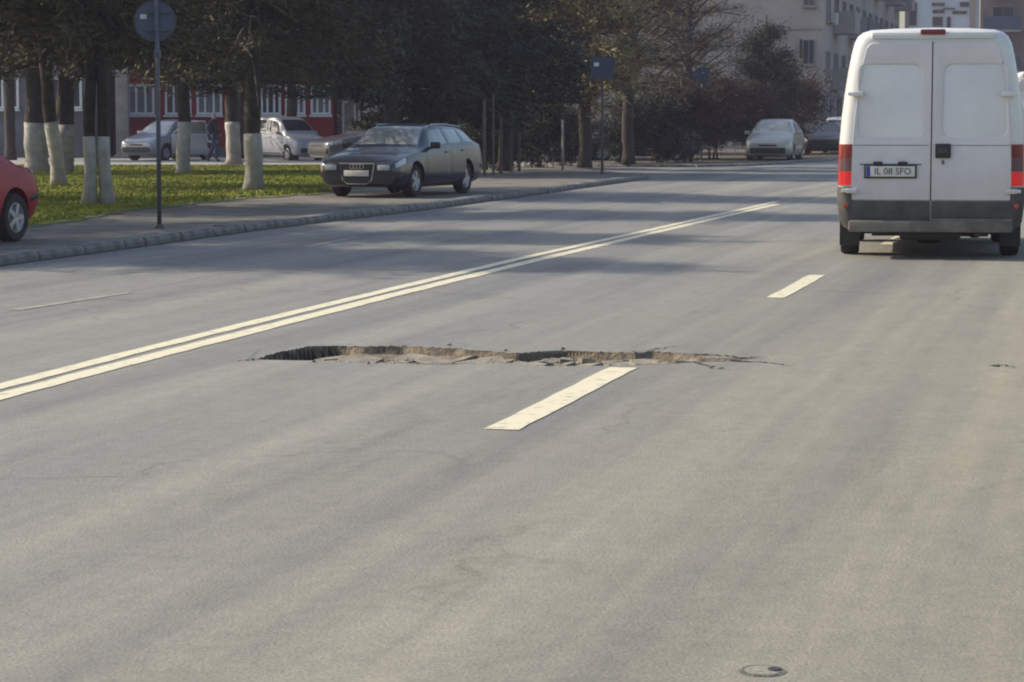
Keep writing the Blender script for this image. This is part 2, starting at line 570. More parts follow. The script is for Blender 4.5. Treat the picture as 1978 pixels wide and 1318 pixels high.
def chunk(parent, x, y, z, r, th, tilt, az, seed):
    rr = random.Random(seed)
    n = rr.choice((5, 6, 6, 7))
    pts = []
    for k in range(n):
        a = 2 * PI * k / n + rr.uniform(-0.3, 0.3)
        q = r * rr.uniform(0.65, 1.1)
        pts.append((q * math.cos(a) * 1.25, q * math.sin(a)))
    o = MB().prism(pts, -th, 0).build('asphalt_chunk', M['chunk'], parent)
    o.rotation_euler = (math.cos(az) * tilt, math.sin(az) * tilt, rr.uniform(0, 6))
    o.location = (x, y, z)

ck = random.Random(11)
cp = [(650, 676, .16), (700, 684, .20), (735, 677, .17), (765, 675, .13), (800, 681, .20), (838, 688, .15), (870, 681, .20), (905, 690, .19),
      (948, 687, .14), (985, 693, .16), (1020, 688, .12), (1055, 698, .10), (1130, 695, .12), (1165, 689, .17), (1205, 694, .16), (1240, 688, .15),
      (1262, 697, .15), (1300, 690, .15), (1330, 693, .11), (690, 693, .12), (760, 695, .13), (840, 697, .12), (630, 690, .12), (1180, 700, .10), (1375, 694, .09), (1420, 694, .08)]
cp += [(ck.uniform(640, 1340), ck.uniform(676, 700), ck.uniform(.05, .11)) for _ in range(46)]
for i, (px, py, r) in enumerate(cp):
    p = G(px, py)
    if sdist(np.array([(p.x, p.y)]), hole)[0] < 0.03:
        continue
    near = min(1, max(0, (py - 672) / 28))
    chunk(pothole, p.x, p.y, -0.055 + 0.045 * near - ck.uniform(0, 0.02), r * .9, 0.05, R(ck.uniform(3, 12)), ck.uniform(0, 6.3), i)
for i in range(14):                       # crumbs thrown out beside the break
    k = ck.randrange(len(hole))
    p = hole[k] + np.array([ck.gauss(0, 0.06), ck.gauss(0, 0.09)])
    if sdist(np.array([p]), hole)[0] > -0.02:
        continue
    chunk(pothole, p[0], p[1], 0.008, ck.uniform(0.008, 0.022), 0.012, R(12), ck.uniform(0, 6), 100 + i)

def crack(px_pts, half, seed):
    q = random.Random(seed)
    pts = [G(*p) for p in px_pts]
    line = []
    for a, b in zip(pts[:-1], pts[1:]):
        for k in range(8):
            p = a.lerp(b, k / 8)
            line.append(Vector((p.x + q.gauss(0, .012), p.y + q.gauss(0, .03), 0)))
    line.append(pts[-1])
    v, f = [], []
    for i, p in enumerate(line):
        hw = half * (1 - 0.85 * i / (len(line) - 1)) * q.uniform(.6, 1.3)
        d_ = (line[min(i + 1, len(line) - 1)] - line[max(i - 1, 0)]).normalized()
        sd = Vector((d_.y, -d_.x, 0))
        v += [tuple(p + sd * hw + Vector((0, 0, .0025))), tuple(p - sd * hw + Vector((0, 0, .0025)))]
        if i:
            f.append((2 * i - 2, 2 * i - 1, 2 * i + 1, 2 * i))
    mk('crack', v, f, M['pit'], pothole)
for i, (pp_, hw) in enumerate([([(1360, 684), (1420, 690), (1475, 690)], .02), ([(1400, 696), (1470, 700), (1525, 707)], .022), ([(496, 693), (470, 697), (440, 696)], .012),
                               ([(1225, 680), (1290, 672), (1340, 668)], .010),
                               ([(1340, 698), (1380, 712), (1420, 716)], .012), ([(1910, 708), (1940, 705), (1965, 712)], .02)]):
    crack(pp_, hw, 50 + i)

# painted markings: thin sheets above the asphalt
def strip(name, pts, half, m, z=0.004, n=None, rough=0.007, seed=1):
    rr = random.Random(seed)
    pts = [Vector(p) for p in pts]
    fine = []
    for a, b in zip(pts[:-1], pts[1:]):
        k = max(1, int((b - a).length / 0.25))
        fine += [a.lerp(b, t / k) for t in range(k)]
    fine.append(pts[-1])
    v, f = [], []
    for i, p in enumerate(fine):
        t = (fine[min(i + 1, len(fine) - 1)] - fine[max(i - 1, 0)]).normalized()
        s = Vector((t.y, -t.x, 0))
        for sg in (-1, 1):
            q = p + s * sg * (half + rr.uniform(-rough, rough))
            v.append((q.x, q.y, z))
        if i:
            f.append((2 * i - 2, 2 * i - 1, 2 * i + 1, 2 * i))
    o = mk(name, v, f, m)
    o['kind'] = 'structure'
    return o

def road_pt(px, py, dz=0):
    return G(px, py)
up_line = [(-60, 763), (0, 748), (250, 683), (500, 621), (750, 561), (1000, 501), (1250, 446), (1500, 390)]
lo_line = [(-60, 783), (0, 767), (250, 701), (500, 637), (750, 573), (1000, 512), (1250, 453), (1500, 395)]
strip('centre_line', [G(*p) for p in up_line], 0.065, M['paint'], seed=2)
strip('centre_line', [G(*p) for p in lo_line], 0.075, M['paint'], seed=3)
e0, e1 = G(1500, 390), G(1500, 395)
strip('centre_line', [e0, e0 + ud * 70], 0.065, M['old_paint'], seed=4)
strip('centre_line', [e1, e1 + ud * 70], 0.075, M['old_paint'], seed=5)
d0a, d0b = G(968, 831), G(1204, 711)
d1a, d1b = G(1498, 576), G(1579, 532)
strip('lane_dash', [d0a, d0b], 0.085, M['paint'], seed=6)
strip('lane_dash', [d1a, d1b], 0.080, M['paint'], seed=7)
dv = (d1a - d0a)
for k in (2, 3, 4):
    q = d0a + dv * k
    strip('lane_dash', [q, q + (d1b - d1a)], 0.075, M['paint'], seed=8 + k)
q = d0a - dv
strip('lane_dash', [q, q + (d0b - d0a)], 0.085, M['paint'], seed=20)
strip('worn_lane_dash', [G(25, 600), G(250, 566)], 0.06, M['old_paint'], rough=0.015, seed=21)
strip('worn_lane_dash', [G(590, 478), G(690, 458)], 0.06, M['old_paint'], rough=0.015, seed=22)

# small valve cover let into the asphalt
vc = thing('valve_cover', 'small round cast iron valve cover sunk in the asphalt of the near lane', 'valve cover', G(1472, 1297))
MB().add(*(lambda n=28: ([(0.066 * math.cos(2 * PI * k / n), 0.072 * math.sin(2 * PI * k / n), 0.0015) for k in range(n)] +
                         [(0.052 * math.cos(2 * PI * k / n), 0.058 * math.sin(2 * PI * k / n), 0.005) for k in range(n)] +
                         [(0.050 * math.cos(2 * PI * k / n), 0.056 * math.sin(2 * PI * k / n), 0.001) for k in range(n)],
                         [(k, (k + 1) % n, n + (k + 1) % n, n + k) for k in range(n)] +
                         [(n + k, n + (k + 1) % n, 2 * n + (k + 1) % n, 2 * n + k) for k in range(n)]))()).build('rim', M['cover'], vc, 40)
MB().prism([(0.050 * math.cos(2 * PI * k / 24), 0.056 * math.sin(2 * PI * k / 24)) for k in range(24)], 0.0005, 0.004).build('lid', M['asphalt'], vc)
MB().prism([(0.034 + 0.018 * math.cos(2 * PI * k / 12), 0.004 + 0.021 * math.sin(2 * PI * k / 12)) for k in range(12)], 0.004, 0.0075).build('keyhole', M['ink'], vc)

# ------------------------------------------------------------------ kerb, pavement, lawn, verge, yard
kerb_px = [(-420, 574), (-150, 536), (0, 513), (250, 479), (500, 444), (700, 420), (830, 404), (1000, 381), (1120, 364), (1200, 353), (1255, 345)]
kline = [G(*p) for p in kerb_px]

def resample(pts, step):
    out, acc = [pts[0]], 0.0
    for a, b in zip(pts[:-1], pts[1:]):
        L = (b - a).length
        t = step - acc
        while t < L:
            out.append(a.lerp(b, t / L))
            t += step
        acc = (acc + L) % step
    return out
kpts = resample(kline, 0.62)
kerb = bpy.data.objects.new('kerb', None)
C.objects.link(kerb)
kerb['kind'] = 'structure'
kr = random.Random(5)
kmesh = []
for q in range(4):
    b = MB()
    prof = [(-0.115, -0.1), (0.115, -0.1), (0.115, 0.055), (0.085, 0.100), (-0.115, 0.106)]
    L = 0.60
    vv = [(x, y * L / 2, z + kr.uniform(-.003, .003)) for y in (-1, 1) for x, z in prof]
    n = len(prof)
    ff = [tuple(range(n)), tuple(reversed(range(n, 2 * n)))] + [((k + 1) % n, k, n + k, n + (k + 1) % n) for k in range(n)]
    b.add(vv, ff)
    me = bpy.data.meshes.new('kerb_stone')
    me.from_pydata(b.v, [], b.f)
    me.materials.append(M['kerb'])
    kmesh.append(me)
for i, (a, b) in enumerate(zip(kpts[:-1], kpts[1:])):
    t = (b - a).normalized()
    o = obj('kerb_stone', kmesh[i % 4], None, kerb)
    nrm = Vector((-t.y, t.x, 0))
    o.location = (a + b) / 2 + nrm * (0.115 + kr.uniform(-.016, .016)) + Vector((0, 0, kr.uniform(-0.014, 0.006)))
    o.rotation_euler = (kr.uniform(-.012, .012), kr.uniform(-.03, .03), math.atan2(-t.x, t.y) + kr.uniform(-.015, .015))

strip('gutter_strip', [p + Vector((ud.y, -ud.x, 0)) * 0.045 for p in kline], 0.055, M['gutter'], rough=0.02, seed=40)  # dark strip laid along the foot of the kerb
inner = [p + Vector((-ud.y, ud.x, 0)) * 0.236 for p in kline]
corner = [G(1215, 340), G(1180, 336), G(1130, 331), G(1050, 327), G(960, 325), G(800, 322)]
pv = [tuple(p)[:2] for p in inner] + [tuple(p)[:2] for p in corner] + [(-12, 75), (-40, 75), (-40, 5), (inner[0].x, 5)]
slab('pavement', pv, -0.2, PZ, M['pave'], 'cracked grey pavement behind the kerb')

lawn_px = [(-800, 500), (60, 440), (170, 425), (260, 407), (380, 396), (480, 384), (600, 378), (655, 372), (760, 352), (870, 333), (880, 322)]
lj = random.Random(9)
lawn = [(q.x + lj.gauss(0, .05), q.y + lj.gauss(0, .28)) for q in resample([G(*p, z=PZ) for p in lawn_px], 0.4)] + [(-2, 76), (-30, 76), (-30, 30)]
slab('lawn', lawn, PZ - 0.02, PZ + 0.012, M['soil'], 'grass strip with trees behind the pavement')

# grass: countless blades, one object
def grass(n, poly, seed, hmin, hmax):
    r = np.random.RandomState(seed)
    poly = np.array(poly)
    pts = []
    tot = 0
    while tot < n:
        # favour the near edge, as the eye sees it
        P = np.stack([r.uniform(-17, -1, n), 33 + 43 * r.rand(n) ** 1.3], 1)
        vis = np.abs(P[:, 0]) < P[:, 1] * 0.23
        dd = sdist(P, poly)
        k = vis & (dd > r.rand(n) * 0.5) & (fbm(P, 8, 1.1, 4) > -0.55)
        pts.append(P[k]); tot += k.sum()
    P = np.concatenate(pts)[:n]
    h = r.uniform(hmin, hmax, n)
    a = r.rand(n) * 2 * PI
    wd = 0.012 + 0.012 * r.rand(n)
    lean = r.normal(0, 0.045, (n, 2))
    V = np.zeros((n, 3, 3))
    V[:, 0, :2] = P + np.stack([np.cos(a), np.sin(a)], 1) * wd[:, None]
    V[:, 1, :2] = P - np.stack([np.cos(a), np.sin(a)], 1) * wd[:, None]
    V[:, 2, :2] = P + lean
    V[:, 0, 2] = V[:, 1, 2] = PZ + 0.02
    V[:, 2, 2] = PZ + 0.025 + h
    me = bpy.data.meshes.new('grass')
    me.vertices.add(3 * n); me.loops.add(3 * n); me.polygons.add(n)
    me.vertices.foreach_set('co', V.ravel())
    me.loops.foreach_set('vertex_index', np.arange(3 * n))
    me.polygons.foreach_set('loop_start', np.arange(0, 3 * n, 3))
    me.update()
    o = obj('grass', me, M['grass'])
    o['kind'] = 'stuff'
    o['label'] = 'short bright green grass on the lawn round the trees'
    return o
grass(90000, lawn, 4, 0.015, 0.05)

yard = [tuple(G(-900, 319))[:2], tuple(G(905, 319))[:2], (-1, 99), (-45, 99)]
slab('yard', yard, -0.1, 0.012, M['yard'], 'pale concrete yard in front of the red building')
verge_px = [(985, 318), (1120, 322), (1240, 323), (1330, 323), (1440, 321), (1530, 315), (1640, 308), (1720, 302)]
verge = [tuple(G(*p))[:2] for p in verge_px]
verge += [(verge[-1][0] + 10, 160), (10, 160), (verge[0][0] - 1, 110)]
slab('verge', verge, -0.1, 0.07, M['earth'], 'bare brown verge under the bushes')
vk = bpy.data.objects.new('kerb', None)
C.objects.link(vk)
vk['kind'] = 'structure'
vp = resample([G(*p) for p in verge_px], 1.0)
for i, (a, b) in enumerate(zip(vp[:-1], vp[1:])):
    t = (b - a).normalized()
    o = obj('kerb_stone', kmesh[i % 4], None, vk)
    o.location = (a + b) / 2 + Vector((t.y, -t.x, 0)) * 0.11
    o.scale = (1, 1.62, 0.85)
    o.rotation_euler = (0, 0, math.atan2(-t.x, t.y))

# ------------------------------------------------------------------ buildings
def window_mesh(w, h, nm, fw=0.07, dep=0.08, m='pvc'):
    b = MB()
    b.box((0, 0, h / 2 - fw / 2), (w, dep, fw)).box((0, 0, -h / 2 + fw / 2), (w, dep, fw))
    b.box((-w / 2 + fw / 2, 0, 0), (fw, dep, h - 2 * fw)).box((w / 2 - fw / 2, 0, 0), (fw, dep, h - 2 * fw))
    for k in range(1, nm):
        b.box((-w / 2 + k * w / nm, 0, 0), (fw * 0.9, dep * 0.9, h - 2 * fw))
    me = bpy.data.meshes.new('window')
    me.from_pydata(b.v, [], b.f)
    me.materials.append(M[m])
    p = bpy.data.meshes.new('pane')
    t = 0.012
    q = MB().box((0, 0.012, 0), (w - 2 * fw, t, h - 2 * fw))
    p.from_pydata(q.v, [], q.f)
    s = bpy.data.meshes.new('sill')
    q = MB().box((0, -0.10, -h / 2 - 0.05), (w + 0.1, 0.28, 0.08))
    s.from_pydata(q.v, [], q.f)
    s.materials.append(M[m])
    return me, p, s

WIN = {}
def window(parent, x, z, w, h, nm=2, pane=None, sill=True, y=-0.045):
    flat = parent.get('category') == 'apartment block'
    key = (round(w, 2), round(h, 2), nm, flat)
    if key not in WIN:
        WIN[key] = window_mesh(w, h, nm, 0.045 if flat else 0.095, m='drab_frame' if flat else 'pvc')
    me, p, s = WIN[key]
    o = obj('window', me, None, parent, (x, y, z))
    if not p.materials:
        p.materials.append(M['pane'])
    c = obj('pane', p, None, o)
    if pane is not None:
        c.material_slots[0].link = 'OBJECT'
        c.material_slots[0].material = pane
    if sill:
        obj('sill', s, None, o)
    return o

# --- low red building behind the lawn (faces the camera)
RB = 100.0
def rbx(px): return (px - CX) / F * RB + 15.8 + 0.03
def rbz(py): return at(0, py, RB).z
red = thing('red_building', 'low red plastered building with a row of white framed windows', 'building', (-15.83, RB, 0))
x1 = rbx(645)
bx('wall', (x1 / 2, 4, 3.5), (x1, 8, 7.0), M['red_wall'], red)
bx('roof', (x1 / 2, 3.9, 7.06), (x1 + 0.6, 8.8, 0.12), M['roof'], red)
wh, wz = rbz(163) - rbz(222), (rbz(163) + rbz(222)) / 2
for i, (a, b) in enumerate([(250, 302), (322, 373), (383, 432), (447, 494), (506, 545), (553, 592), (602, 641)]):
    window(red, rbx((a + b) / 2), wz, (b - a) * RB / F, wh, 3, M['curtain'] if i % 3 != 1 else None)
for i, (a, b) in enumerate([(250, 302), (322, 373), (383, 432), (447, 494), (506, 545), (553, 592), (602, 641)]):
    window(red, rbx((a + b) / 2), wz + 2.9, (b - a) * RB / F, wh, 3)
bx('plinth', (x1 / 2, -0.04, 0.2), (x1, 0.08, 0.4), M['grey_wall'], red)

gw = thing('grey_building', 'dull grey flat fronted building left of the red one, behind the tree trunks', 'building', (-26.6, RB - 3, 0))
bx('wall', (5.0, 5, 3.6), (10.0, 10, 7.2), M['grey_wall'], gw)
bx('roof', (5.0, 5, 7.27), (10.5, 10.6, 0.12), M['roof'], gw)
for k in range(4):
    window(gw, 1.4 + k * 2.5, 2.55, 1.3, 1.25, 2)
    window(gw, 1.4 + k * 2.5, 5.4, 1.3, 1.25, 2)
pil = thing('concrete_pillar', 'pale lilac grey square pillar at the left corner of the red building', 'pillar', (at(237, 230, RB - 3.4).x, RB - 3.4, 0))
bx('shaft', (0, 0, 1.7), (0.48, 0.48, 3.3), M['concrete'], pil, 0.02)
bx('capital', (0, 0, 3.43), (0.66, 0.66, 0.16), M['concrete'], pil, 0.02)
bx('base', (0, 0, 0.05), (0.62, 0.62, 0.12), M['concrete'], pil, 0.02)

ent = thing('entrance_annex', 'faded plaster annex with white framed glass door right of red building', 'building', (at(646, 230, RB).x + 0.05, RB + 0.6, 0))
def ex(px): return (px - 646) * (RB + 0.6) / F
bx('wall', (ex(1080) / 2, 4, 3.4), (ex(1080), 8, 6.8), M['plum_wall'], ent)
bx('roof', (ex(1080) / 2, 3.9, 6.87), (ex(1080) + .4, 8.6, 0.12), M['roof'], ent)
bx('canopy', (ex(690), -0.5, rbz(163)), (ex(746), 1.0, 0.14), M['roof'], ent)
d_ = window(ent, ex(674), 1.15, 0.75, 2.25, 1, M['glass_pale'], False)
d_.name = 'door'
d2 = window(ent, ex(692), 1.15, 0.55, 2.25, 1, None, False)
d2.name = 'side_light'
window(ent, ex(722), rbz(192), 1.0, 0.9, 2, M['curtain'])
window(ent, ex(790), rbz(192), 1.3, 1.0, 2, M['curtain'])
window(ent, ex(850), rbz(192), 1.3, 1.0, 2)
for k in range(5):
    window(ent, ex(700 + 75 * k), 5.2, 1.2, 1.2, 2)
sg = thing('orange_notice_board', 'small orange and yellow notice board on the annex wall above the silver car', 'notice board', (at(728, 227, RB).x, RB + 0.45, rbz(227)))
bx('board', (0, 0, 0), (0.72, 0.05, 0.38), M['orange'], sg, 0.008)
bx('frame', (0, 0.03, 0), (0.78, 0.04, 0.44), M['steel'], sg, 0.008)

# --- apartment block: beige gable towards us, long facade along the street
def block(name, label, p0, ang, length, depth, height, m):
    t = thing(name, label, 'apartment block', (p0.x, p0.y, 0), ang)
    bx('wall', (length / 2, depth / 2, height / 2), (length, depth, height), m, t)
    bx('roof', (length / 2, depth / 2, height + 0.15), (length + 0.5, depth + 0.5, 0.3), M['roof'], t)
    bx('parapet', (length / 2, 0.1, height + 0.5), (length, 0.2, 0.45), m, t)
    return t
AD = 118.0
cA = at(1588, 230, AD)
# facade runs along the road; local x runs along the facade, local +y goes into the block
blkA = block('apartment_block', 'beige rendered apartment block with plain gable beyond the parked champagne hatchback', Vector((cA.x, cA.y, 0)), PI / 2 - R(13.5), 46, 14, 14.6, M['beige_wall'])
rr = random.Random(3)
FL = [4.15 + 2.8 * k for k in range(4)]
nb = 12
bal = {}
def balcony(parent, x, z, w=2.6):
    o = bx('balcony', (0, -0.55, -0.05), (w, 1.1, 0.14), M['pale_wall'], parent, loc=(x, 0, z))
    bx('parapet', (0, -1.07, 0.5), (w, 0.07, 0.95), M['pale_wall'] if rr.random() < 0.5 else M['sign_back'], o)
    bx('screen', (-w / 2 + 0.035, -0.53, 0.5), (0.07, 0.99, 0.95), M['pale_wall'], o)
    return o
for f, z in enumerate(FL):
    for k in range(nb):
        x = 2.0 + k * 3.75
        window(blkA, x, z, 1.4, 1.35, 2, M['curtain'] if rr.random() < 0.4 else None)
        if k % 2 == 1:
            balcony(blkA, x, z - 1.05)
        elif rr.random() < 0.5:
            bx('air_conditioner', (0, -0.18, 0), (0.8, 0.34, 0.55), M['ac'], blkA, 0.02, loc=(x + 1.25, 0, z - 0.5))
for k in range(14):       # ground-floor shop bays between piers
    bx('pier', (0, -0.12, 1.3), (0.5, 0.24, 2.6), M['pale_wall'], blkA, loc=(0.6 + k * 3.3, 0, 0))
    if k < 13:
        window(blkA, 0.6 + k * 3.3 + 1.65, 1.4, 2.4, 2.3, 3, None, False)
bx('string_course', (23, -0.06, 2.75), (46, 0.12, 0.22), M['pale_wall'], blkA)
# the gable: local x = 0 face
def gable_window(z, y, w, h, pane=None):
    o = window(blkA, 0, 0, w, h, 2, pane)
    o.location = (-0.045, y, z)
    o.rotation_euler = (0, 0, -PI / 2)
for z in (4.75, 7.55, 10.35):
    gable_window(z, 0.68, 0.58, 1.2)
    gable_window(z, 9.5, 0.95, 1.35)
for z in (3.1, 5.9, 8.7, 11.5):
    bx('string_course', (-0.04, 7, z), (0.08, 14, 0.14), M['pale_wall'], blkA)
bx('open_sash', (-0.30, 1.03, 4.9), (0.5, 0.05, 0.9), M['dark'], blkA)

BD = 182.0
pB = at(1745, 230, BD)
blkB = block('apartment_block', 'pale blue clad block end seen above the white van roof', Vector((pB.x, pB.y, 0)), -R(10.5), at(1886, 230, BD).x - pB.x, 12, 18, M['blue_wall'])
blkB['category'] = 'apartment block'
def bxx(px): return (px - 1745) * BD / F
def bz(py): return at(1800, py, BD).z
for (a, b, y0, y1) in [(1795, 1820, 6, 13), (1797, 1820, 19, 27), (1834, 1862, 22, 29), (1848, 1866, 5, 15), (1752, 1768, 5, 50), (1797, 1817, 33, 52), (1824, 1832, 33, 60)]:
    ww, hh = (b - a) * BD / F, (y1 - y0) * BD / F
    window(blkB, bxx((a + b) / 2), (bz(y0) + bz(y1)) / 2, ww, hh, 1 if ww < 0.8 else 2, None, False)
for z in (12.5, 15.3):
    for k in range(3):
        window(blkB, 1.0 + k * 1.7, z, 1.0, 1.2, 2)
bx('cladding_strip', (0.14, -0.06, 9), (0.28, 0.12, 18), M['grey_wall'], blkB)
bx('cladding_strip', (bxx(1872), -0.06, 9), (0.36, 0.12, 18), M['pale_wall'], blkB)
bx('brace', (bxx(1828), -0.06, bz(18)), (0.9, 0.1, 0.10), M['steel'], blkB)

pC = at(1890, 230, 172)
blkC = block('apartment_block', 'grey brown apartment block with stacked balconies at the far right of the street', Vector((pC.x, pC.y, 0)), -R(16), 34, 13, 17, M['plum_wall'])
for f in range(5):
    for k in range(9):
        x, z = 1.6 + k * 3.6, 3.1 + 2.8 * f
        window(blkC, x, z, 1.5, 1.35, 2, M['curtain'] if rr.random() < 0.4 else None)
        if k % 2 == 0:
            balcony(blkC, x, z - 1.0)
# long block closing the view behind the trees
pD = Vector((-46, 128, 0))
blkD = block('apartment_block', 'long grey apartment block standing behind the red building and the trees', pD, R(2), 50, 12, 19, M['pale_wall'])
for f in range(6):
    for k in range(14):
        window(blkD, 2 + k * 3.5, 2.6 + 2.8 * f, 1.4, 1.35, 2, M['curtain'] if rr.random() < 0.35 else None)
pE = Vector((3.5, 136, 0))
blkE = block('apartment_block', 'plain beige apartment block glimpsed through the olive conifers', pE, R(0), 11, 12, 19, M['beige_wall'])
for f in range(6):
    for k in range(3):
        window(blkE, 2 + k * 3.5, 2.6 + 2.8 * f, 1.4, 1.35, 2)

# ------------------------------------------------------------------ trees and bushes
def leaf_mesh(name, cen, dr, Ls, Ws, rng, m):
    n = len(cen)
    dr = dr / np.linalg.norm(dr, axis=1)[:, None]
    rnd = rng.normal(size=(n, 3))
    sd = np.cross(dr, rnd)
    sd /= np.linalg.norm(sd, axis=1)[:, None] + 1e-9
    a = dr * Ls[:, None] * 0.5
    b = sd * Ws[:, None] * 0.5
    V = np.stack([cen - a, cen + b * 1.0 - a * 0.15, cen + a, cen - b * 1.0 - a * 0.15], 1).reshape(-1, 3)
    me = bpy.data.meshes.new(name)
    me.vertices.add(4 * n); me.loops.add(4 * n); me.polygons.add(n)
    me.vertices.foreach_set('co', V.ravel())
    me.loops.foreach_set('vertex_index', np.arange(4 * n))
    me.polygons.foreach_set('loop_start', np.arange(0, 4 * n, 4))
    me.update()
    me.materials.append(m)
    return me

def crown_data(seed, H, zb, rad, shape, nb, per, m, Lr=(0.16, 0.34), Wr=(0.035, 0.075), up=(-0.25, 0.45), twig=True):
    """foliage sprays along limbs; returns leaf mesh and limb polylines"""
    rng = np.random.RandomState(seed)
    cs, ds, limbs = [], [], []
    for i in range(nb):
        t = rng.rand() ** 0.9
        z = zb + (H - zb) * t
        r = rad * shape(t) * rng.uniform(0.65, 1.12)
        az = rng.rand() * 2 * PI
        el = rng.uniform(*up)
        d = np.array([math.cos(az), math.sin(az), el])
        dro = rng.uniform(-0.35, 0.05)
        k = int(1.45 * per * (0.4 + 0.6 * r / rad))
        s = rng.uniform(0.12, 1.0, k) ** 0.8
        pos = np.zeros((k, 3))
        pos[:, 2] = z
        pos += d * (s * r)[:, None]
        pos[:, 2] += dro * (s ** 2) * r * 0.6
        knot = rng.normal(0, 1, (9, 3))[rng.randint(0, 9, k)]
        clump = (0.75 * knot + 0.45 * rng.normal(0, 1, (k, 3))) * (0.09 + 0.22 * s)[:, None] * np.array([1, 1, 0.8])
        pos += clump
        pos[:, 2] = np.where(pos[:, 2] < zb - 0.2, zb - 0.2 + 0.35 * rng.rand(k) ** 2, pos[:, 2])
        cs.append(pos)
        dd = d + rng.normal(0, 0.7, (k, 3)) + np.array([0, 0, -0.15])
        ds.append(dd)
        limbs.append([Vector((0, 0, z)), Vector(tuple(d * r * 0.5)) + Vector((0, 0, z + dro * .15 * r)), Vector(tuple(d * r * 0.95)) + Vector((0, 0, z + dro * 0.55 * r))])
    cen, dr = np.concatenate(cs), np.concatenate(ds)
    n = len(cen)
    me = leaf_mesh('crown', cen, dr, 0.86 * rng.uniform(*Lr, n), 0.80 * rng.uniform(*Wr, n), rng, m)
    return me, limbs

cone = lambda t: (1 - t) ** 0.7 * min(1, 0.65 + t * 3)
dome = lambda t: math.sqrt(max(0.02, 1 - (1.15 * t - 0.15) ** 2))
CROWN = {}
def crown(kind, var):
    key = (kind, var)
    if key not in CROWN:
        s = 100 + 17 * var + len(kind)
        if kind == 'dark':
            CROWN[key] = crown_data(s, 9.0, 3.0, 2.9, dome, 150, 190, M['leaf_dark'])
        elif kind == 'brown':
            CROWN[key] = crown_data(s, 8.5, 2.35, 3.0, dome, 150, 170, M['leaf_brown'], (0.16, 0.42), (0.025, 0.06))
        elif kind == 'olive':
            CROWN[key] = crown_data(s, 8.5, 1.7, 2.6, cone, 150, 170, M['leaf_olive'], (0.18, 0.4), (0.04, 0.085), (-0.1, 0.6))
        elif kind == 'thin':
            CROWN[key] = crown_data(s, 8.5, 1.9, 2.7, dome, 130, 75, M['leaf_thin'], (0.22, 0.5), (0.018, 0.05), (0.0, 0.8))
        elif kind == 'fir':
            CROWN[key] = crown_data(s, 10.0, 2.2 if var == 0 else 1.4, 3.0, cone, 180, 210, M['leaf_dark'], (0.2, 0.42), (0.04, 0.085), (-0.45, 0.2))
        elif kind == 'pine':
            CROWN[key] = crown_data(s, 4.6, 1.2, 1.9, cone, 42, 420, M['leaf_dark'], (0.14, 0.26), (0.02, 0.045), (0.1, 0.9))
        elif kind == 'bush':
            CROWN[key] = crown_data(s, 2.35, 0.25, 1.5, dome, 70, 150, M['leaf_bush'], (0.14, 0.34), (0.018, 0.04), (0.0, 1.0))
        elif kind == 'shrub':
            CROWN[key] = crown_data(s, 2.3, 0.15, 1.2, dome, 60, 170, M['leaf_dark'], (0.10, 0.22), (0.04, 0.07), (0.0, 0.9))
    return CROWN[key]

def tree(name, label, px, py, kind, var, rad=0.18, scale=1.0, stems=((0, 0, 0),), wash=0.0, z=PZ, rz=0.0, group='trees along the street',
         cat='tree', pos=None, flip=1.0, wpx=None):
    p = pos if pos is not None else G(px, py, z)
    me, limbs = crown(kind, var)
    t = thing(name, label, cat, p, rz, group)
    small = kind in ('bush', 'shrub')
    rnd = random.Random(hash((px, py)) & 255)
    b = MB()
    H = max(q[0].z for q in limbs) * 0.96
    H *= scale
    zst = sorted(set([0, .2, .4, .6, .8, 1.0, 1.2, 1.4, 1.7, 2.0, 2.4, 3.0, 4.0, 5.5, H * .8, H]) if H > 4 else [H * k / 8 for k in range(9)])
    def stem(ox, oy, lean, si, zz):
        q = min(1, zz / 2.6)
        wob = 0.02 * math.sin(zz * 3.6 + si * 2 + px)
        top = max(0, zz - 3) / H
        x = (ox * (1 - 0.6 * q) + lean * q) * (1 - 0.7 * top) + wob
        r_ = rad * (1.0 + 0.35 * max(0, 0.25 - zz) / 0.25) * (1 - 0.82 * max(0, zz - 1.6) / H)
        return (x, oy * (1 - 0.8 * q), zz), max(0.012, r_ * (0.5 if small else 1)) * (1 + 0.05 * math.sin(zz * 9 + px))
    for si, (ox, oy, lean) in enumerate(stems):
        sp_ = [stem(ox, oy, lean, si, zz) for zz in zst]
        b.tube([q[0] for q in sp_], [q[1] for q in sp_], 10)
    for lm in limbs:
        b.tube([q * scale for q in lm], [0.042, 0.026, 0.010] if not small else [0.015, 0.01, 0.004], 4, False)
    tr = b.build('trunk' if not small else 'stems', M['bark'], t, True)
    cr = obj('crown', me, None, t)
    cr.scale = (scale * flip, scale, scale)
    if wash:
        for si, (ox, oy, lean) in enumerate(stems):
            wb = MB()
            zw = [q for q in zst if q < wash - 0.1] + [wash]
            sp_ = [stem(ox, oy, lean, si, q) for q in zw]
            pts, rd = [q[0] for q in sp_], [q[1] * 1.0 + 0.012 for q in sp_]
            wb.tube(pts, rd, 14).build('whitewash', M['lime'], t, True)
    return t

E = 'evergreen_tree'
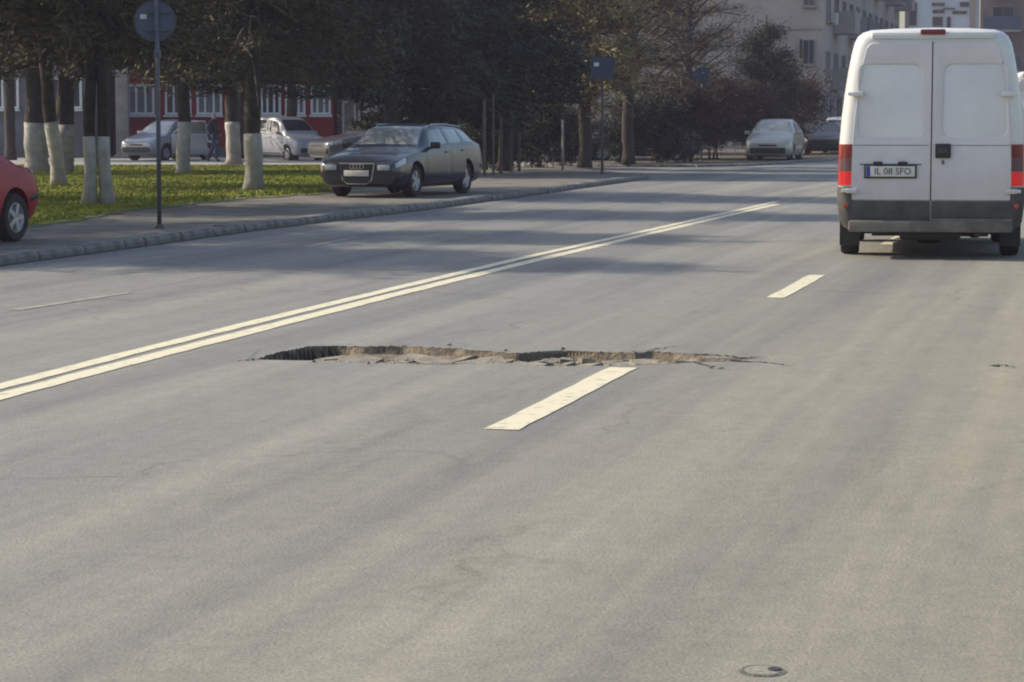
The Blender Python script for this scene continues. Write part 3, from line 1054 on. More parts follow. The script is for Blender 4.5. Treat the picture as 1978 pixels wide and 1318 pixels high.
# --- trees one sees, from the left
tree(E, 'twin stemmed evergreen with whitewashed trunks nearest the round sign', 188, 398, 'brown', 0, 0.100, 1.0, ((-0.135, 0, -0.02), (0.145, 0.05, 0.03)), 1.16)
tree(E, 'slim leaning whitewashed trunk just behind the red car boot', 106, 361, 'brown', 1, 0.145, 1.05, ((0.10, 0, -0.22),), 1.38)
tree(E, 'stout whitewashed trunk furthest left, behind the leaning slim one', 70, 334, 'dark', 0, 0.30, 1.1, ((0, 0, 0.03),), 1.35)
tree(E, 'dim whitewashed trunk close to the right of the slim leaning trunk', 124, 333, 'dark', 1, 0.25, 1.0, ((0, 0, 0.10),), 1.3)
tree(E, 'thin whitewashed trunk in front of the silver hatchback with open door', 355, 337, 'brown', 2, 0.17, 1.0, ((0, 0, 0.03),), 1.38)
tree(E, 'leaning whitewashed trunk between the walking person and the stout pale trunk', 449, 318, 'brown', 0, 0.22, 1.0, ((-0.15, 0, 0.12),), 1.35, rz=2.0)
tree(E, 'straight whitewashed trunk standing alone left of the dark grey estate car', 490, 371, 'brown', 1, 0.17, 1.0, ((0, 0, 0),), 1.17, rz=1.0, flip=-1)
tree(E, 'dark bare trunk rising right behind the dark grey estate car', 757, 338, 'fir', 0, 0.20, 1.0, ((0, 0, 0),), 0, rz=0.6)
tree(E, 'dark fir crown right of the bare dark trunk above the estate car', 872, 334, 'fir', 1, 0.20, 1.0, ((0, 0, 0),), 0)
tree(E, 'dark fir crown overhanging the gap left of the olive conifer', 975, 331, 'fir', 0, 0.18, 0.95, ((0, 0, 0),), 0, rz=3.0)
tree(E, 'olive yellow conifer behind the square blue sign', 1130, 324, 'olive', 0, 0.19, 1.0, ((0, 0, 0),), 0, z=0.07)
tree(E, 'sparse brownish tree with dark trunk right of the square blue sign', 1213, 318.5, 'thin', 1, 0.19, 1.1, ((0, 0, 0),), 0, z=0.07)
tree(E, 'sparse brown twiggy tree above the round dark sign, gable showing through', 1330, 304.5, 'thin', 0, 0.17, 0.95, ((0, 0, 0),), 0, z=0.07, rz=2.2)
tree('pine_tree', 'small open dark pine with upswept limbs in front of the beige gable', 1478, 302, 'pine', 0, 0.09, 1.12, ((0, 0, 0),), 0, z=0.07, group='trees along the street')
# --- back row filling the gaps
tree(E, 'dark evergreen close to the red wall, behind the lone straight trunk', 470, 312, 'dark', 2, 0.2, 1.05, ((0, 0, 0),), 0, pos=Vector((-10.3, 93, 0)))
tree(E, 'dark evergreen in front of the grey building at the far left', 30, 312, 'dark', 1, 0.2, 1.05, ((0, 0, 0),), 0, pos=Vector((-18.5, 90, 0)), rz=1.5)
tree(E, 'dark evergreen over the red building roof right of the windows', 600, 312, 'dark', 0, 0.2, 1.05, ((0, 0, 0),), 0, pos=Vector((-8.2, 91, 0)), rz=2.5)
tree(E, 'dark evergreen in front of the annex behind the white hatchback', 800, 312, 'dark', 2, 0.2, 1.1, ((0, 0, 0),), 0, pos=Vector((-3.6, 92, 0)), rz=0.5)
tree(E, 'dark evergreen behind the stakes of the garden fence', 980, 312, 'fir', 1, 0.2, 1.05, ((0, 0, 0),), 0, pos=Vector((-0.6, 88, 0)), rz=5.2)
# --- trees standing left of the frame: they shade the kerb and the left lanes
for i, (x, y, kd, v, s_) in enumerate([(-10.6, 28.5, 'brown', 0, 0.95), (-11.6, 34.5, 'dark', 1, 1.0), (-14.5, 31.0, 'brown', 2, 1.05), (-13.2, 41.0, 'brown', 1, 1.0),
                                       (-17.5, 46.5, 'dark', 2, 0.9), (-21.0, 66.0, 'brown', 2, 1.0)]):
    tree(E, 'evergreen standing beyond the left edge of the view, shading the kerb', i, 5, kd, v, 0.17, s_, ((0, 0, 0),), 1.15, pos=Vector((x, y, PZ)), rz=i * 1.3,
         group='evergreens shading the road from the left')

BG = 'bushes under the street trees'
def bush(label, px, py, kind, var, s, z=0.07, rz=0.0, wide=1.0):
    t = tree('bush', label, px, py, kind, var, 0.05, s, ((0.1, 0, 0.05), (-0.1, 0.1, -0.1), (0, -0.1, 0.12)), 0, z, rz, BG, 'bush')
    t.scale = (wide, 1, 1)
    return t
bush('wide brownish twiggy bush left of the champagne hatchback', 1378, 308, 'bush', 0, 1.12, wide=1.15)
bush('brownish twiggy bush under the round dark sign', 1330, 313, 'bush', 1, 0.98, rz=1.0, wide=1.2)
bush('brown bush half hidden behind the champagne hatchback', 1455, 305, 'bush', 0, 1.0, rz=2.0)
bush('brown bush right behind the champagne hatchback near the gable corner', 1538, 299, 'bush', 1, 1.15, rz=2.0)
bush('low dark green bush left of the round sign post', 1275, 314, 'shrub', 0, 0.95)
bush('dark green bush behind the thin pale post', 1105, 317, 'shrub', 1, 0.7)
bush('dark green bush right behind the fence stakes', 985, 322, 'shrub', 0, 0.95, PZ)
bush('dark green bush between fence stakes and thin pale post', 1035, 323, 'shrub', 1, 0.9, PZ, 1.0)
bush('dark green bush tucked behind the rear of the estate car', 935, 328, 'shrub', 1, 0.7, PZ, 2.0)
bush('dark green shrub right of the square blue sign post', 1205, 315, 'shrub', 1, 0.85, rz=0.7)

# ------------------------------------------------------------------ signs and posts
def sign_post(name, label, px, py, h, z=PZ, r=0.03, m='steel'):
    t = thing(name, label, 'traffic sign', G(px, py, z))
    MB().tube([(0, 0, -0.05), (0.004, 0, h * 0.5), (0.0, 0, h)], r, 12).build('pole', M[m], t, True)
    MB().tube([(0, 0, 0), (0, 0, 0.05)], [r * 2.2, r * 1.6], 12).build('base', M['iron'], t, True)
    return t

def disc(name, r, th, c, m, parent, n=40, nose=-1):
    b = MB()
    vv = [(c[0] + r * math.cos(2 * PI * k / n), c[1] + q, c[2] + r * math.sin(2 * PI * k / n)) for q in (-th / 2, th / 2) for k in range(n)]
    ff = [tuple(range(n)), tuple(reversed(range(n, 2 * n)))] + [((k + 1) % n, k, n + k, n + (k + 1) % n) for k in range(n)]
    return b.add(vv, ff).build(name, m, parent)

p = G(308, 441, PZ)
t1 = sign_post('round_road_sign', 'round road sign on a tall grey pole, its blank grey blue back towards us', 308, 441, at(300, 2, p.y).z - PZ + 0.15)
zc = at(300, 40, p.y).z - PZ
disc('sign_plate', 0.272, 0.004, (-0.03, 0.052, zc), M['sign_back'], t1)
MB().lathe_x([(0, .26), (0.014, .272), (0.014, .277), (-0.01, .277)], n=40).build('rim', M['steel'], t1, loc=(-0.03, 0.048, zc), rot=(0, 0, -PI / 2))
for dz in (-0.12, 0.12):
    bx('bracket', (0, 0.02, zc + dz), (0.30, 0.035, 0.03), M['steel'], t1)
bx('sticker', (-0.185, 0.0475, zc + 0.055), (0.085, 0.003, 0.06), M['white_metal'], t1)
bx('clamp', (0, 0, at(300, 103, p.y).z - PZ), (0.085, 0.085, 0.09), M['steel'], t1, 0.01)

p = G(1163, 336, PZ)
t2 = sign_post('square_road_sign', 'square blue road sign on a rusty pole at the side street corner', 1163, 336, at(1163, 108, p.y).z - PZ, r=0.035, m='wood')
zc = at(1163, 132, p.y).z - PZ
bx('sign_plate', (0, -0.06, zc), (0.60, 0.006, 0.60), M['sign_blue'], t2)
for dz in (-.15, .15):
    bx('bracket', (0, -0.035, zc + dz), (0.3, 0.035, 0.03), M['steel'], t2)
bx('sticker', (-0.16, -0.0655, zc + 0.1), (0.13, 0.004, 0.10), M['white_metal'], t2)
p = G(1357, 312, 0.07)
t3 = sign_post('round_road_sign', 'small round dark sign on a thin post in front of the brown bushes', 1355, 312, at(1357, 128, p.y).z - .07, z=0.07)
zc = at(1357, 146, p.y).z - 0.07
disc('sign_plate', 0.30, 0.006, (0.02, -0.05, zc), M['sign_blue'], t3)
bx('bracket', (0, -0.02, zc), (0.3, 0.05, 0.03), M['steel'], t3)
p = G(1087, 329, PZ)
pp = thing('thin_post', 'thin pale metal post at the edge of the pavement, left of the square sign', 'post', p)
hp = at(1087, 232, p.y).z - PZ
MB().tube([(0, 0, -0.05), (0, 0, hp)], 0.035, 10).build('shaft', M['concrete'], pp, True)
MB().tube([(0, 0, hp), (0, 0, hp + 0.03)], [0.05, 0.02], 10).build('cap', M['steel'], pp, True)
gp = thing('gate_post', 'pale square post with a low rail beside the rusty sign pole', 'post', G(1137, 319, 0.07))
bx('shaft', (0, 0, 0.75), (0.13, 0.13, 1.5), M['concrete'], gp, 0.01)
MB().tube([(0.06, 0, 0.32), (0.35, 0, 0.22), (0.75, 0, 0.34)], 0.02, 8).build('rail', M['steel'], gp, True)
for i, (px, py, h, lab) in enumerate([(936, 340, 1.95, 'leftmost weathered fence stake, close behind the estate car'), (953, 339, 2.1, 'tall pale fence stake beside the leftmost one'),
                                      (968, 336, 1.5, 'shorter fence stake right of the tall pale one'), (988, 333, 1.2, 'short fence stake in front of the dark bush'), (1003, 331, 1.3, 'last fence stake towards the thin pale post')]):
    t = thing('fence_stake', lab, 'fence stake', G(px, py, PZ), 0, 'weathered stakes of the garden fence')
    MB().box((0, 0, h / 2), (0.085 if i != 1 else 0.06, 0.07, h), None, 0.012).build('stake', M['wood'], t)

# ------------------------------------------------------------------ cars
def pchip(x, y, xi):
    x, y, xi = map(np.asarray, (x, y, xi))
    h = np.diff(x); dl = np.diff(y) / h
    m = np.zeros(len(x))
    for i in range(1, len(x) - 1):
        if dl[i - 1] * dl[i] > 0:
            w1, w2 = 2 * h[i] + h[i - 1], h[i] + 2 * h[i - 1]
            m[i] = (w1 + w2) / (w1 / dl[i - 1] + w2 / dl[i])
    m[0], m[-1] = dl[0], dl[-1]
    k = np.clip(np.searchsorted(x, xi) - 1, 0, len(x) - 2)
    t = (xi - x[k]) / h[k]
    return ((2 * t ** 3 - 3 * t ** 2 + 1) * y[k] + (t ** 3 - 2 * t ** 2 + t) * h[k] * m[k] + (-2 * t ** 3 + 3 * t ** 2) * y[k + 1] + (t ** 3 - t ** 2) * h[k] * m[k + 1])

class Shell:
    """car skin: stations along the length, nine control points round each half section"""
    def __init__(self, rows):
        self.r = np.array(rows, float)
        self.L = self.r[-1, 0]
    def fields(self, u):
        return [float(pchip(self.r[:, 0], self.r[:, k], [u])[0]) for k in range(1, 10)]
    def ctrl(self, u):
        zb, ws, wm, zm, wb, zbelt, wt, a, zt = self.fields(u)
        zr = max(zt - a, zbelt + 0.004)
        zt = max(zt, zr + 0.004)
        return np.array([(0, zb), (ws * .85, zb), (ws, zb + .07), (wm, zm), (wb, zbelt), ((wb + wt) / 2 + 0.012, (zbelt + zr) / 2),
                         (wt, zr), (wt * .78, zt - a * .22), (0, zt)])
    def pts(self, u, vs):
        c = self.ctrl(u)
        k = np.arange(9)
        return np.stack([pchip(k, c[:, 0], vs), pchip(k, c[:, 1], vs)], 1)
    def surf(self, u, v, side=1):
        p = self.pts(u, [v])[0]
        return Vector((side * p[0], self.L / 2 - u, p[1]))
    def body(self, nu=72):
        us = np.unique(np.concatenate([np.linspace(0, self.L, nu), self.r[:, 0]]))
        vsamp = np.concatenate([np.linspace(0, 2, 5), np.linspace(2, 6, 15)[1:], np.linspace(6, 8, 8)[1:]])
        rings = []
        for u in us:
            p = self.pts(u, vsamp)
            y = self.L / 2 - u
            half = [(q[0], y, q[1]) for q in p]
            rings.append(half + [(-q[0], y, q[1]) for q in p[-2:0:-1]])
        n = len(rings[0])
        v = [q for r_ in rings for q in r_]
        f = []
        for i in range(len(rings) - 1):
            for k in range(n):
                f.append((i * n + k, i * n + (k + 1) % n, (i + 1) * n + (k + 1) % n, (i + 1) * n + k))
        f.append(tuple(range(n - 1, -1, -1)))
        f.append(tuple((len(rings) - 1) * n + k for k in range(n)))
        return v, f
    def patch(self, name, quad, m, parent, off=0.012, side=1, nu=8, nv=6, mirror=False, thick=0.0):
        """quad: four (u, v) corners, ordered; bilinear sheet on the skin pushed out a little, edges folded in"""
        def grid(q, side):
            P = []
            for i in range(nu + 1):
                for j in range(nv + 1):
                    s, t = i / nu, j / nv
                    u = (1 - t) * ((1 - s) * q[0][0] + s * q[1][0]) + t * ((1 - s) * q[3][0] + s * q[2][0])
                    v = (1 - t) * ((1 - s) * q[0][1] + s * q[1][1]) + t * ((1 - s) * q[3][1] + s * q[2][1])
                    p = self.surf(u, v, side)
                    e = 0.01
                    du = self.surf(min(self.L, u + e), v, side) - self.surf(max(0, u - e), v, side)
                    dv_ = self.surf(u, min(8, v + .05), side) - self.surf(u, max(0, v - .05), side)
                    nn = du.cross(dv_)
                    if nn.length < 1e-9:
                        nn = Vector((0, 0, 1))
                    nn.normalize()
                    c = Vector((0, p.y, 0.7))
                    if nn.dot(p - c) < 0:
                        nn = -nn
                    edge = i in (0, nu) or j == 0 or (j == nv and not mirror)
                    P.append(p + nn * (off if not edge else -0.004))
            # true rim: repeat the outermost ring just inside
            return P
        V, Fc = [], []
        for sd in ((1, -1) if mirror else (side,)):
            b = len(V)
            V += grid(quad, sd)
            for i in range(nu):
                for j in range(nv):
                    a = b + i * (nv + 1) + j
                    q = (a, a + 1, a + nv + 2, a + nv + 1)
                    Fc.append(q)
        return mk(name, V, Fc, m, parent, 40)

def wheel(parent, x, y, r, side, m=None, width=0.2):
    s = side
    t = MB().lathe_x([(s * -width * .5, r * .62), (s * -width * .5, r * .93), (s * -width * .36, r), (s * width * .36, r), (s * width * .5, r * .93), (s * width * .5, r * .66), (s * width * .42, r * .62), (s * -width * .5, r * .62)])
    o = t.build('wheel', M['rubber'], parent, 40, (x, y, r))
    b = MB()
    b.lathe_x([(s * width * .44, r * .64), (s * width * .47, r * .60), (s * width * .34, r * .55), (s * width * .22, r * .5), (s * width * .20, r * .02)])
    for k in range(5):
        a = 2 * PI * k / 5 + 0.3
        mt = Matrix.Rotation(a, 3, 'X')
        b.box(mt @ Vector((s * width * .36, 0, r * .33)), (width * .2, r * .2, r * .52), mt)
    b.lathe_x([(s * width * .44, 0.001), (s * width * .47, r * .13), (s * width * .3, r * .16)])
    b.build('rim', m or M['alloy'], o, 35)
    return o

def cut_arches(v, f, m, parent, name, wheels):
    me = bpy.data.meshes.new(name)
    me.from_pydata(v, [], f)
    me.update()
    o = obj(name, me, m, parent)
    b = MB()
    tmp = []
    for (x, y, r) in wheels:
        c = MB()
        n = 28
        vv = [(x + q, y + r * math.cos(2 * PI * k / n), r * 0.92 + r * math.sin(2 * PI * k / n)) for q in (-.24, .34) for k in range(n)]
        if x < 0:
            vv = [(x + q, y + r * math.cos(2 * PI * k / n), r * 0.92 + r * math.sin(2 * PI * k / n)) for q in (-.34, .24) for k in range(n)]
        ff = [tuple(reversed(range(n))), tuple(range(n, 2 * n))] + [(k, (k + 1) % n, n + (k + 1) % n, n + k) for k in range(n)]
        b.add(vv, ff)
    bm = bmesh.new()
    cm = bpy.data.meshes.new('cut')
    cm.from_pydata(b.v, [], b.f)
    bm.from_mesh(cm); bmesh.ops.recalc_face_normals(bm, faces=bm.faces); bm.to_mesh(cm); bm.free()
    bm = bmesh.new(); bm.from_mesh(me); bmesh.ops.recalc_face_normals(bm, faces=bm.faces); bm.to_mesh(me); bm.free()
    co = bpy.data.objects.new('cut', cm)
    C.objects.link(co)
    md = o.modifiers.new('b', 'BOOLEAN')
    md.operation = 'DIFFERENCE'
    md.solver = 'EXACT'
    md.object = co
    par = o.parent
    o.parent = None
    dg = bpy.context.evaluated_depsgraph_get()
    dg.update()
    new = bpy.data.meshes.new_from_object(o.evaluated_get(dg))
    o.modifiers.clear()
    o.data = new
    o.parent = par
    bpy.data.objects.remove(co)
    new.name = name
    new.shade_smooth()
    new.set_sharp_from_angle(angle=R(38))
    return o

#          u     zb   ws   wm   zm   wb   zbelt wt   a    zt
ESTATE = [(0.00, .34, .60, .72, .50, .68, .62, .56, .02, .66), (0.05, .26, .71, .79, .50, .75, .65, .64, .02, .70), (0.20, .21, .78, .845, .50, .80, .71, .68, .02, .76),
          (0.60, .19, .81, .875, .52, .82, .80, .72, .025, .85), (1.20, .18, .82, .885, .52, .835, .895, .74, .02, .945), (1.30, .18, .82, .885, .52, .838, .91, .735, .03, .985),
          (2.05, .18, .82, .885, .52, .845, .935, .60, .07, 1.385), (2.70, .18, .82, .885, .52, .845, .955, .60, .07, 1.43), (3.60, .18, .82, .885, .54, .84, .985, .59, .07, 1.40),
          (4.02, .20, .81, .88, .56, .825, 1.0, .575, .07, 1.345), (4.34, .24, .80, .865, .60, .80, 1.0, .62, .05, 1.10), (4.46, .26, .79, .85, .62, .78, .97, .64, .03, 1.02),
          (4.55, .30, .74, .82, .62, .74, .88, .62, .02, .93), (4.59, .38, .66, .76, .62, .66, .80, .56, .02, .84)]
SALOON = [(0.00, .34, .52, .62, .50, .58, .62, .50, .02, .66), (0.05, .26, .66, .73, .50, .68, .65, .60, .02, .70), (0.20, .21, .76, .82, .50, .77, .71, .68, .02, .76),
          (0.60, .19, .79, .85, .52, .80, .80, .70, .025, .85), (1.20, .18, .80, .86, .52, .81, .895, .72, .02, .945), (1.30, .18, .80, .86, .52, .81, .91, .715, .03, .985),
          (2.05, .18, .80, .86, .52, .82, .935, .58, .07, 1.385), (2.60, .18, .80, .86, .52, .82, .95, .58, .07, 1.42), (3.05, .18, .80, .86, .54, .815, .965, .57, .07, 1.375),
          (3.62, .20, .79, .855, .56, .80, .975, .66, .03, 1.03), (3.75, .22, .79, .85, .58, .79, .97, .68, .02, .995), (4.18, .26, .77, .83, .62, .76, .95, .66, .02, .985),
          (4.28, .30, .72, .80, .62, .72, .86, .60, .02, .90), (4.32, .38, .64, .74, .62, .64, .78, .54, .02, .82)]
NOTCH = SALOON[:6] + [(2.05, .18, .80, .86, .52, .82, .925, .58, .07, 1.385), (2.60, .18, .80, .86, .52, .82, .93, .58, .07, 1.41), (3.05, .18, .80, .86, .54, .815, .92, .57, .07, 1.36),
         (3.60, .20, .79, .855, .56, .80, .90, .60, .05, 1.17), (4.02, .22, .78, .84, .58, .78, .885, .64, .03, .965), (4.20, .26, .76, .82, .60, .75, .87, .64, .02, .93),
         (4.27, .30, .71, .79, .60, .70, .82, .58, .02, .87), (4.30, .38, .64, .73, .60, .64, .76, .54, .02, .80)]
HATCH = [(0.00, .34, .50, .62, .50, .58, .64, .48, .02, .68), (0.05, .26, .66, .73, .50, .68, .68, .60, .02, .73), (0.20, .21, .75, .81, .50, .76, .76, .67, .02, .82),
         (0.55, .19, .78, .84, .54, .79, .86, .69, .03, .93), (0.95, .18, .79, .85, .56, .80, .94, .70, .025, 1.02), (1.05, .18, .79, .85, .56, .80, .955, .70, .04, 1.07),
         (1.85, .18, .79, .85, .56, .81, .98, .59, .07, 1.50), (2.40, .18, .79, .85, .56, .81, 1.0, .59, .07, 1.54), (3.30, .20, .79, .85, .58, .805, 1.03, .58, .07, 1.50),
         (3.68, .22, .78, .84, .60, .79, 1.03, .59, .05, 1.36), (3.92, .26, .77, .83, .62, .77, 1.0, .63, .03, 1.06), (4.00, .30, .72, .80, .62, .72, .88, .60, .02, .93),
         (4.03, .38, .64, .74, .62, .64, .80, .54, .02, .84)]
CITYVAN = [(0.00, .34, .50, .62, .50, .58, .66, .48, .02, .72), (0.05, .28, .66, .74, .52, .69, .72, .60, .02, .79), (0.20, .24, .75, .81, .54, .77, .82, .67, .02, .90),
           (0.60, .22, .79, .84, .58, .80, .95, .70, .03, 1.02), (0.85, .22, .79, .85, .60, .80, 1.0, .70, .03, 1.09), (0.95, .22, .79, .85, .60, .80, 1.02, .70, .04, 1.16),
           (1.65, .22, .79, .85, .60, .81, 1.06, .64, .08, 1.70), (2.10, .22, .79, .85, .60, .81, 1.08, .66, .08, 1.80), (3.60, .24, .79, .85, .62, .81, 1.10, .67, .08, 1.80),
           (3.82, .26, .78, .84, .62, .80, 1.10, .67, .07, 1.74), (3.90, .30, .76, .83, .62, .79, 1.08, .68, .06, 1.45), (3.95, .34, .70, .80, .62, .74, 1.0, .64, .03, 1.06)]

SPECS = {  # shell, front axle u, rear axle u, wheel radius, window bands (u range), cowl u, roof-front u, roof-rear u, rear-glass end u
    'estate': (ESTATE, 0.92, 3.57, 0.315, [(1.95, 2.60, 1.52), (2.68, 3.38, None), (3.46, 4.02, None)], 1.32, 2.02, 4.04, 4.33, (1.30, 2.62, 3.50)),
    'saloon': (SALOON, 0.88, 3.42, 0.30, [(1.95, 2.52, 1.52), (2.60, 3.12, None)], 1.32, 2.02, 3.08, 3.60, (1.30, 2.56, 3.35)),
    'notchback': (NOTCH, 0.88, 3.62, 0.30, [(1.95, 2.52, 1.52), (2.60, 3.25, None)], 1.32, 2.02, 3.12, 3.98, (1.30, 2.56, 3.25)),
    'hatch': (HATCH, 0.80, 3.30, 0.30, [(1.78, 2.35, 1.28), (2.43, 3.15, None)], 1.08, 1.82, 3.40, 3.90, (1.05, 2.39, 3.25)),
    'cityvan': (CITYVAN, 0.80, 3.15, 0.30, [(1.62, 2.15, 1.20), (2.25, 2.95, None)], 0.98, 1.62, 3.80, 3.94, (0.95, 2.20, 3.05)),
}
PROTO = {}

def make_car(kind, label, cat, paint, glass='glass', name='parked_car', plate=False, group='parked cars', open_door=False, dress='plain', scale=1.0):
    rows, uf, ur, wr, bands, uc, urf, urr, ure, doors = SPECS[kind]
    sh = Shell(rows)
    hl = sh.L / 2
    t = thing(name, label, cat, group=group)
    v, f = sh.body()
    tx = {'estate': 0.745, 'notchback': 0.755}.get(kind, 0.71)
    cut_arches(v, f, M[paint], t, 'body', [(s * tx, hl - u, wr + 0.055) for s in (-1, 1) for u in (uf, ur)])
    gm = M[glass]
    sh.patch('windscreen', [(uc + .03, 6.35), (urf - .02, 6.35), (urf - .02, 8), (uc + .03, 8)], gm, t, 0.006, mirror=True, nu=10, nv=8)
    sh.patch('rear_window', [(urr + .02, 6.5), (ure - .02, 6.5), (ure - .02, 8), (urr + .02, 8)], gm, t, 0.006, mirror=True)
    for (ua, ub, front) in bands:
        for s in (-1, 1):
            q = [(ua if front is None else front, 4.22), (ub, 4.22), (ub, 5.82), (ua, 5.82)]
            sh.patch('side_window', q, gm, t, 0.008, s)
    # doors as raised panels with handles
    ends = [(doors[0], doors[1]), (doors[1], doors[2])]
    for s in (-1, 1):
        for di, (a, b) in enumerate(ends):
            if open_door and s == -1 and di == 0:
                continue
            dd = sh.patch('door', [(a + .012, 2.35), (b - .012, 2.35), (b - .012, 4.0), (a + .012, 4.0)], M[paint], t, 0.006, s, 12, 8)
            hp_ = sh.surf(b - 0.16, 3.75, s)
            bx('handle', (hp_.x + s * .012, hp_.y, hp_.z), (.03, .19, .03), M[paint], dd, 0.008)
    sh.patch('bonnet', [(0.16, 7.0), (uc - .04, 7.0), (uc - .04, 8), (0.16, 8)], M[paint], t, 0.005, mirror=True, nu=10)
    for s in (-1, 1):
        sh.patch('headlight', [(0.045, 4.0), (0.50, 4.05), (0.42, 3.45), (0.03, 3.35)], M['lamp_clear'], t, 0.008, s, 8, 4)
        sh.patch('tail_light', [(sh.L - .03, 3.6), (sh.L - .34, 3.9), (sh.L - .26, 4.35 if kind in ('estate', 'hatch') else 4.02), (sh.L - .03, 4.05)], M['lamp_red'], t, 0.008, s, 6, 4)
        sh.patch('sill_trim', [(uf + .42, 1.95), (ur - .42, 1.95), (ur - .42, 2.25), (uf + .42, 2.25)], M['dark'], t, 0.008, s, 10, 2)
        sh.patch('bumper_strip', [(sh.L - .02, 2.72), (sh.L - .36, 2.72), (sh.L - .36, 2.98), (sh.L - .02, 2.98)], M['dark'], t, 0.010, s, 8, 3)
        m0 = sh.surf(uc + .32, 4.15, s)
        mo = MB().box((m0.x + s * .12, m0.y, m0.z + .05), (.2, .09, .13), None, .03).box((m0.x + s * .02, m0.y, m0.z), (.08, .05, .04)).build('mirror', M[paint if dress != 'estate' else 'dark'], t, 40)
        bx('mirror_glass', (m0.x + s * .12, m0.y - .047, m0.z + .05), (.15, .006, .09), M['glass'], mo)
    # nose and tail
    fy = hl + 0.004
    gz = 0.50
    if dress == 'estate':
        g = MB()
        P = [(-.36, .66), (.36, .66), (.30, .34), (.20, .27), (-.20, .27), (-.30, .34)]
        g.add([(x, fy + 0.006 - 0.05 * abs(x), z) for x, z in P] + [(x, fy - 0.2, z) for x, z in P], [(5, 4, 3, 2, 1, 0)] + [(k, (k + 1) % 6, 6 + (k + 1) % 6, 6 + k) for k in range(6)])
        go = g.build('grille', M['ink'], t)
        fr = MB().tube([(x, fy + 0.008 - 0.05 * abs(x), z) for x, z in P + P[:1]], 0.012, 6)
        fr.build('chrome_surround', M['alloy'], go)
        for k in range(5):
            bx('slat', (0, fy + .004, .36 + .055 * k), (.56, .012, .014), M['clad'], go)
        for q in range(4):
            n = 14
            MB().tube([(-.105 + .07 * q + .044 * math.cos(2 * PI * k / n), fy + .02, .605 + .044 * math.sin(2 * PI * k / n)) for k in range(n + 1)], .006, 5, False).build('badge_ring', M['alloy'], go)
        for hl_o in [k for k in kids(t) if k.name.startswith('headlight')]:
            sx = 1 if hl_o.data.vertices[0].co.x > 0 else -1
            MB().box((sx * .555, fy - .005, .585), (.25, .03, .105), None, .012).build('lens', M['lamp_clear'], hl_o, 40)
        for s in (-1, 1):
            sh.patch('air_intake', [(0.05, 2.35), (0.30, 2.4), (0.30, 2.85), (0.05, 2.8)], M['dark'], t, 0.008, s, 6, 3)
            q0, q1 = sh.surf(2.25, 6.25, s), sh.surf(3.95, 6.25, s)
            MB().tube([q0 + Vector((0, 0, .01)), q0 + Vector((0, -.08, .05)), q0.lerp(q1, .5) + Vector((0, 0, .075)), q1 + Vector((0, .08, .05)), q1 + Vector((0, 0, .01))], .014, 6).build('roof_rail', M['alloy'], t, True)
    else:
        sh.patch('grille', [(0.01, 3.05), (0.012, 3.45), (0.012, 3.45), (0.01, 3.05)], M['dark'], t, 0.006, 1, 1, 1)
        MB().box((0, hl - .035, .42), (1.26, .10, .20), None, .03).build('lower_grille', M['dark'], t, 40)
        MB().box((0, hl - .005, .60), (.62, .03, .055), None, .012).build('upper_grille', M['dark'], t, 40)
    if plate:
        pl = bx('number_plate', (0, fy + .028, .475 if dress == 'estate' else .50), (.52, .012, .112), M['plate'], t, .004)
        bx('plate_holder', (0, fy + .018, .475 if dress == 'estate' else .50), (.55, .012, .135), M['dark'], pl, .004)
    bx('rear_number_plate', (0, -hl - .012, .66 if kind not in ('saloon', 'notchback') else .70), (.52, .02, .112), M['plate'], t, .004)
    MB().box((0, -hl + .03, .42), (1.2, .12, .12), None, .03).build('rear_bumper_trim', M['dark'], t, 40)
    for s in (-1, 1):
        for u in (uf, ur):
            wheel(t, s * tx, hl - u, wr, s)
    if open_door:
        a, b = ends[0]
        hx_ = sh.surf(a, 3.0, -1)
        do = bpy.data.objects.new('open_door', None)
        C.objects.link(do)
        do.parent = t
        do.location = (hx_.x, hx_.y, 0)
        do.rotation_euler = (0, 0, -R(62))
        Ld = b - a
        MB().box((0, -Ld / 2, .62), (.07, Ld, .78), None, .02).build('door_panel', M[paint], do, 40)
        fr = MB()
        fr.tube([(0, -.05, 1.0), (.03, -Ld * .45, 1.46), (.03, -Ld * .95, 1.47), (0, -Ld, 1.0)], .025, 6)
        fr.build('door_frame', M[paint], do, True)
        mk('door_glass', [(0, -.10, 1.0), (.03, -Ld * .46, 1.44), (.03, -Ld * .93, 1.45), (0, -Ld + .03, 1.0)], [(0, 1, 2, 3)], M['glass'], do)
    t.scale = (scale,) * 3
    t['uf'], t['ur'], t['tx'] = hl - uf, hl - ur, tx
    return t

def place(t, local, px, py, heading, z=0.0):
    """heading: compass-like angle of the nose, 0 = away from us, 180 = towards us (then turned to image left if < 180)"""
    phi = R(heading)
    s = t.scale[0]
    rot = Matrix.Rotation(phi, 3, 'Z')
    g = G(px, py, z)
    off = rot @ Vector((local[0] * s, local[1] * s, 0))
    t.location = g - off
    t.rotation_euler = (0, 0, phi)

def ax(t, front, left):
    return ((-1 if left else 1) * t['tx'], t['uf'] if front else t['ur'])

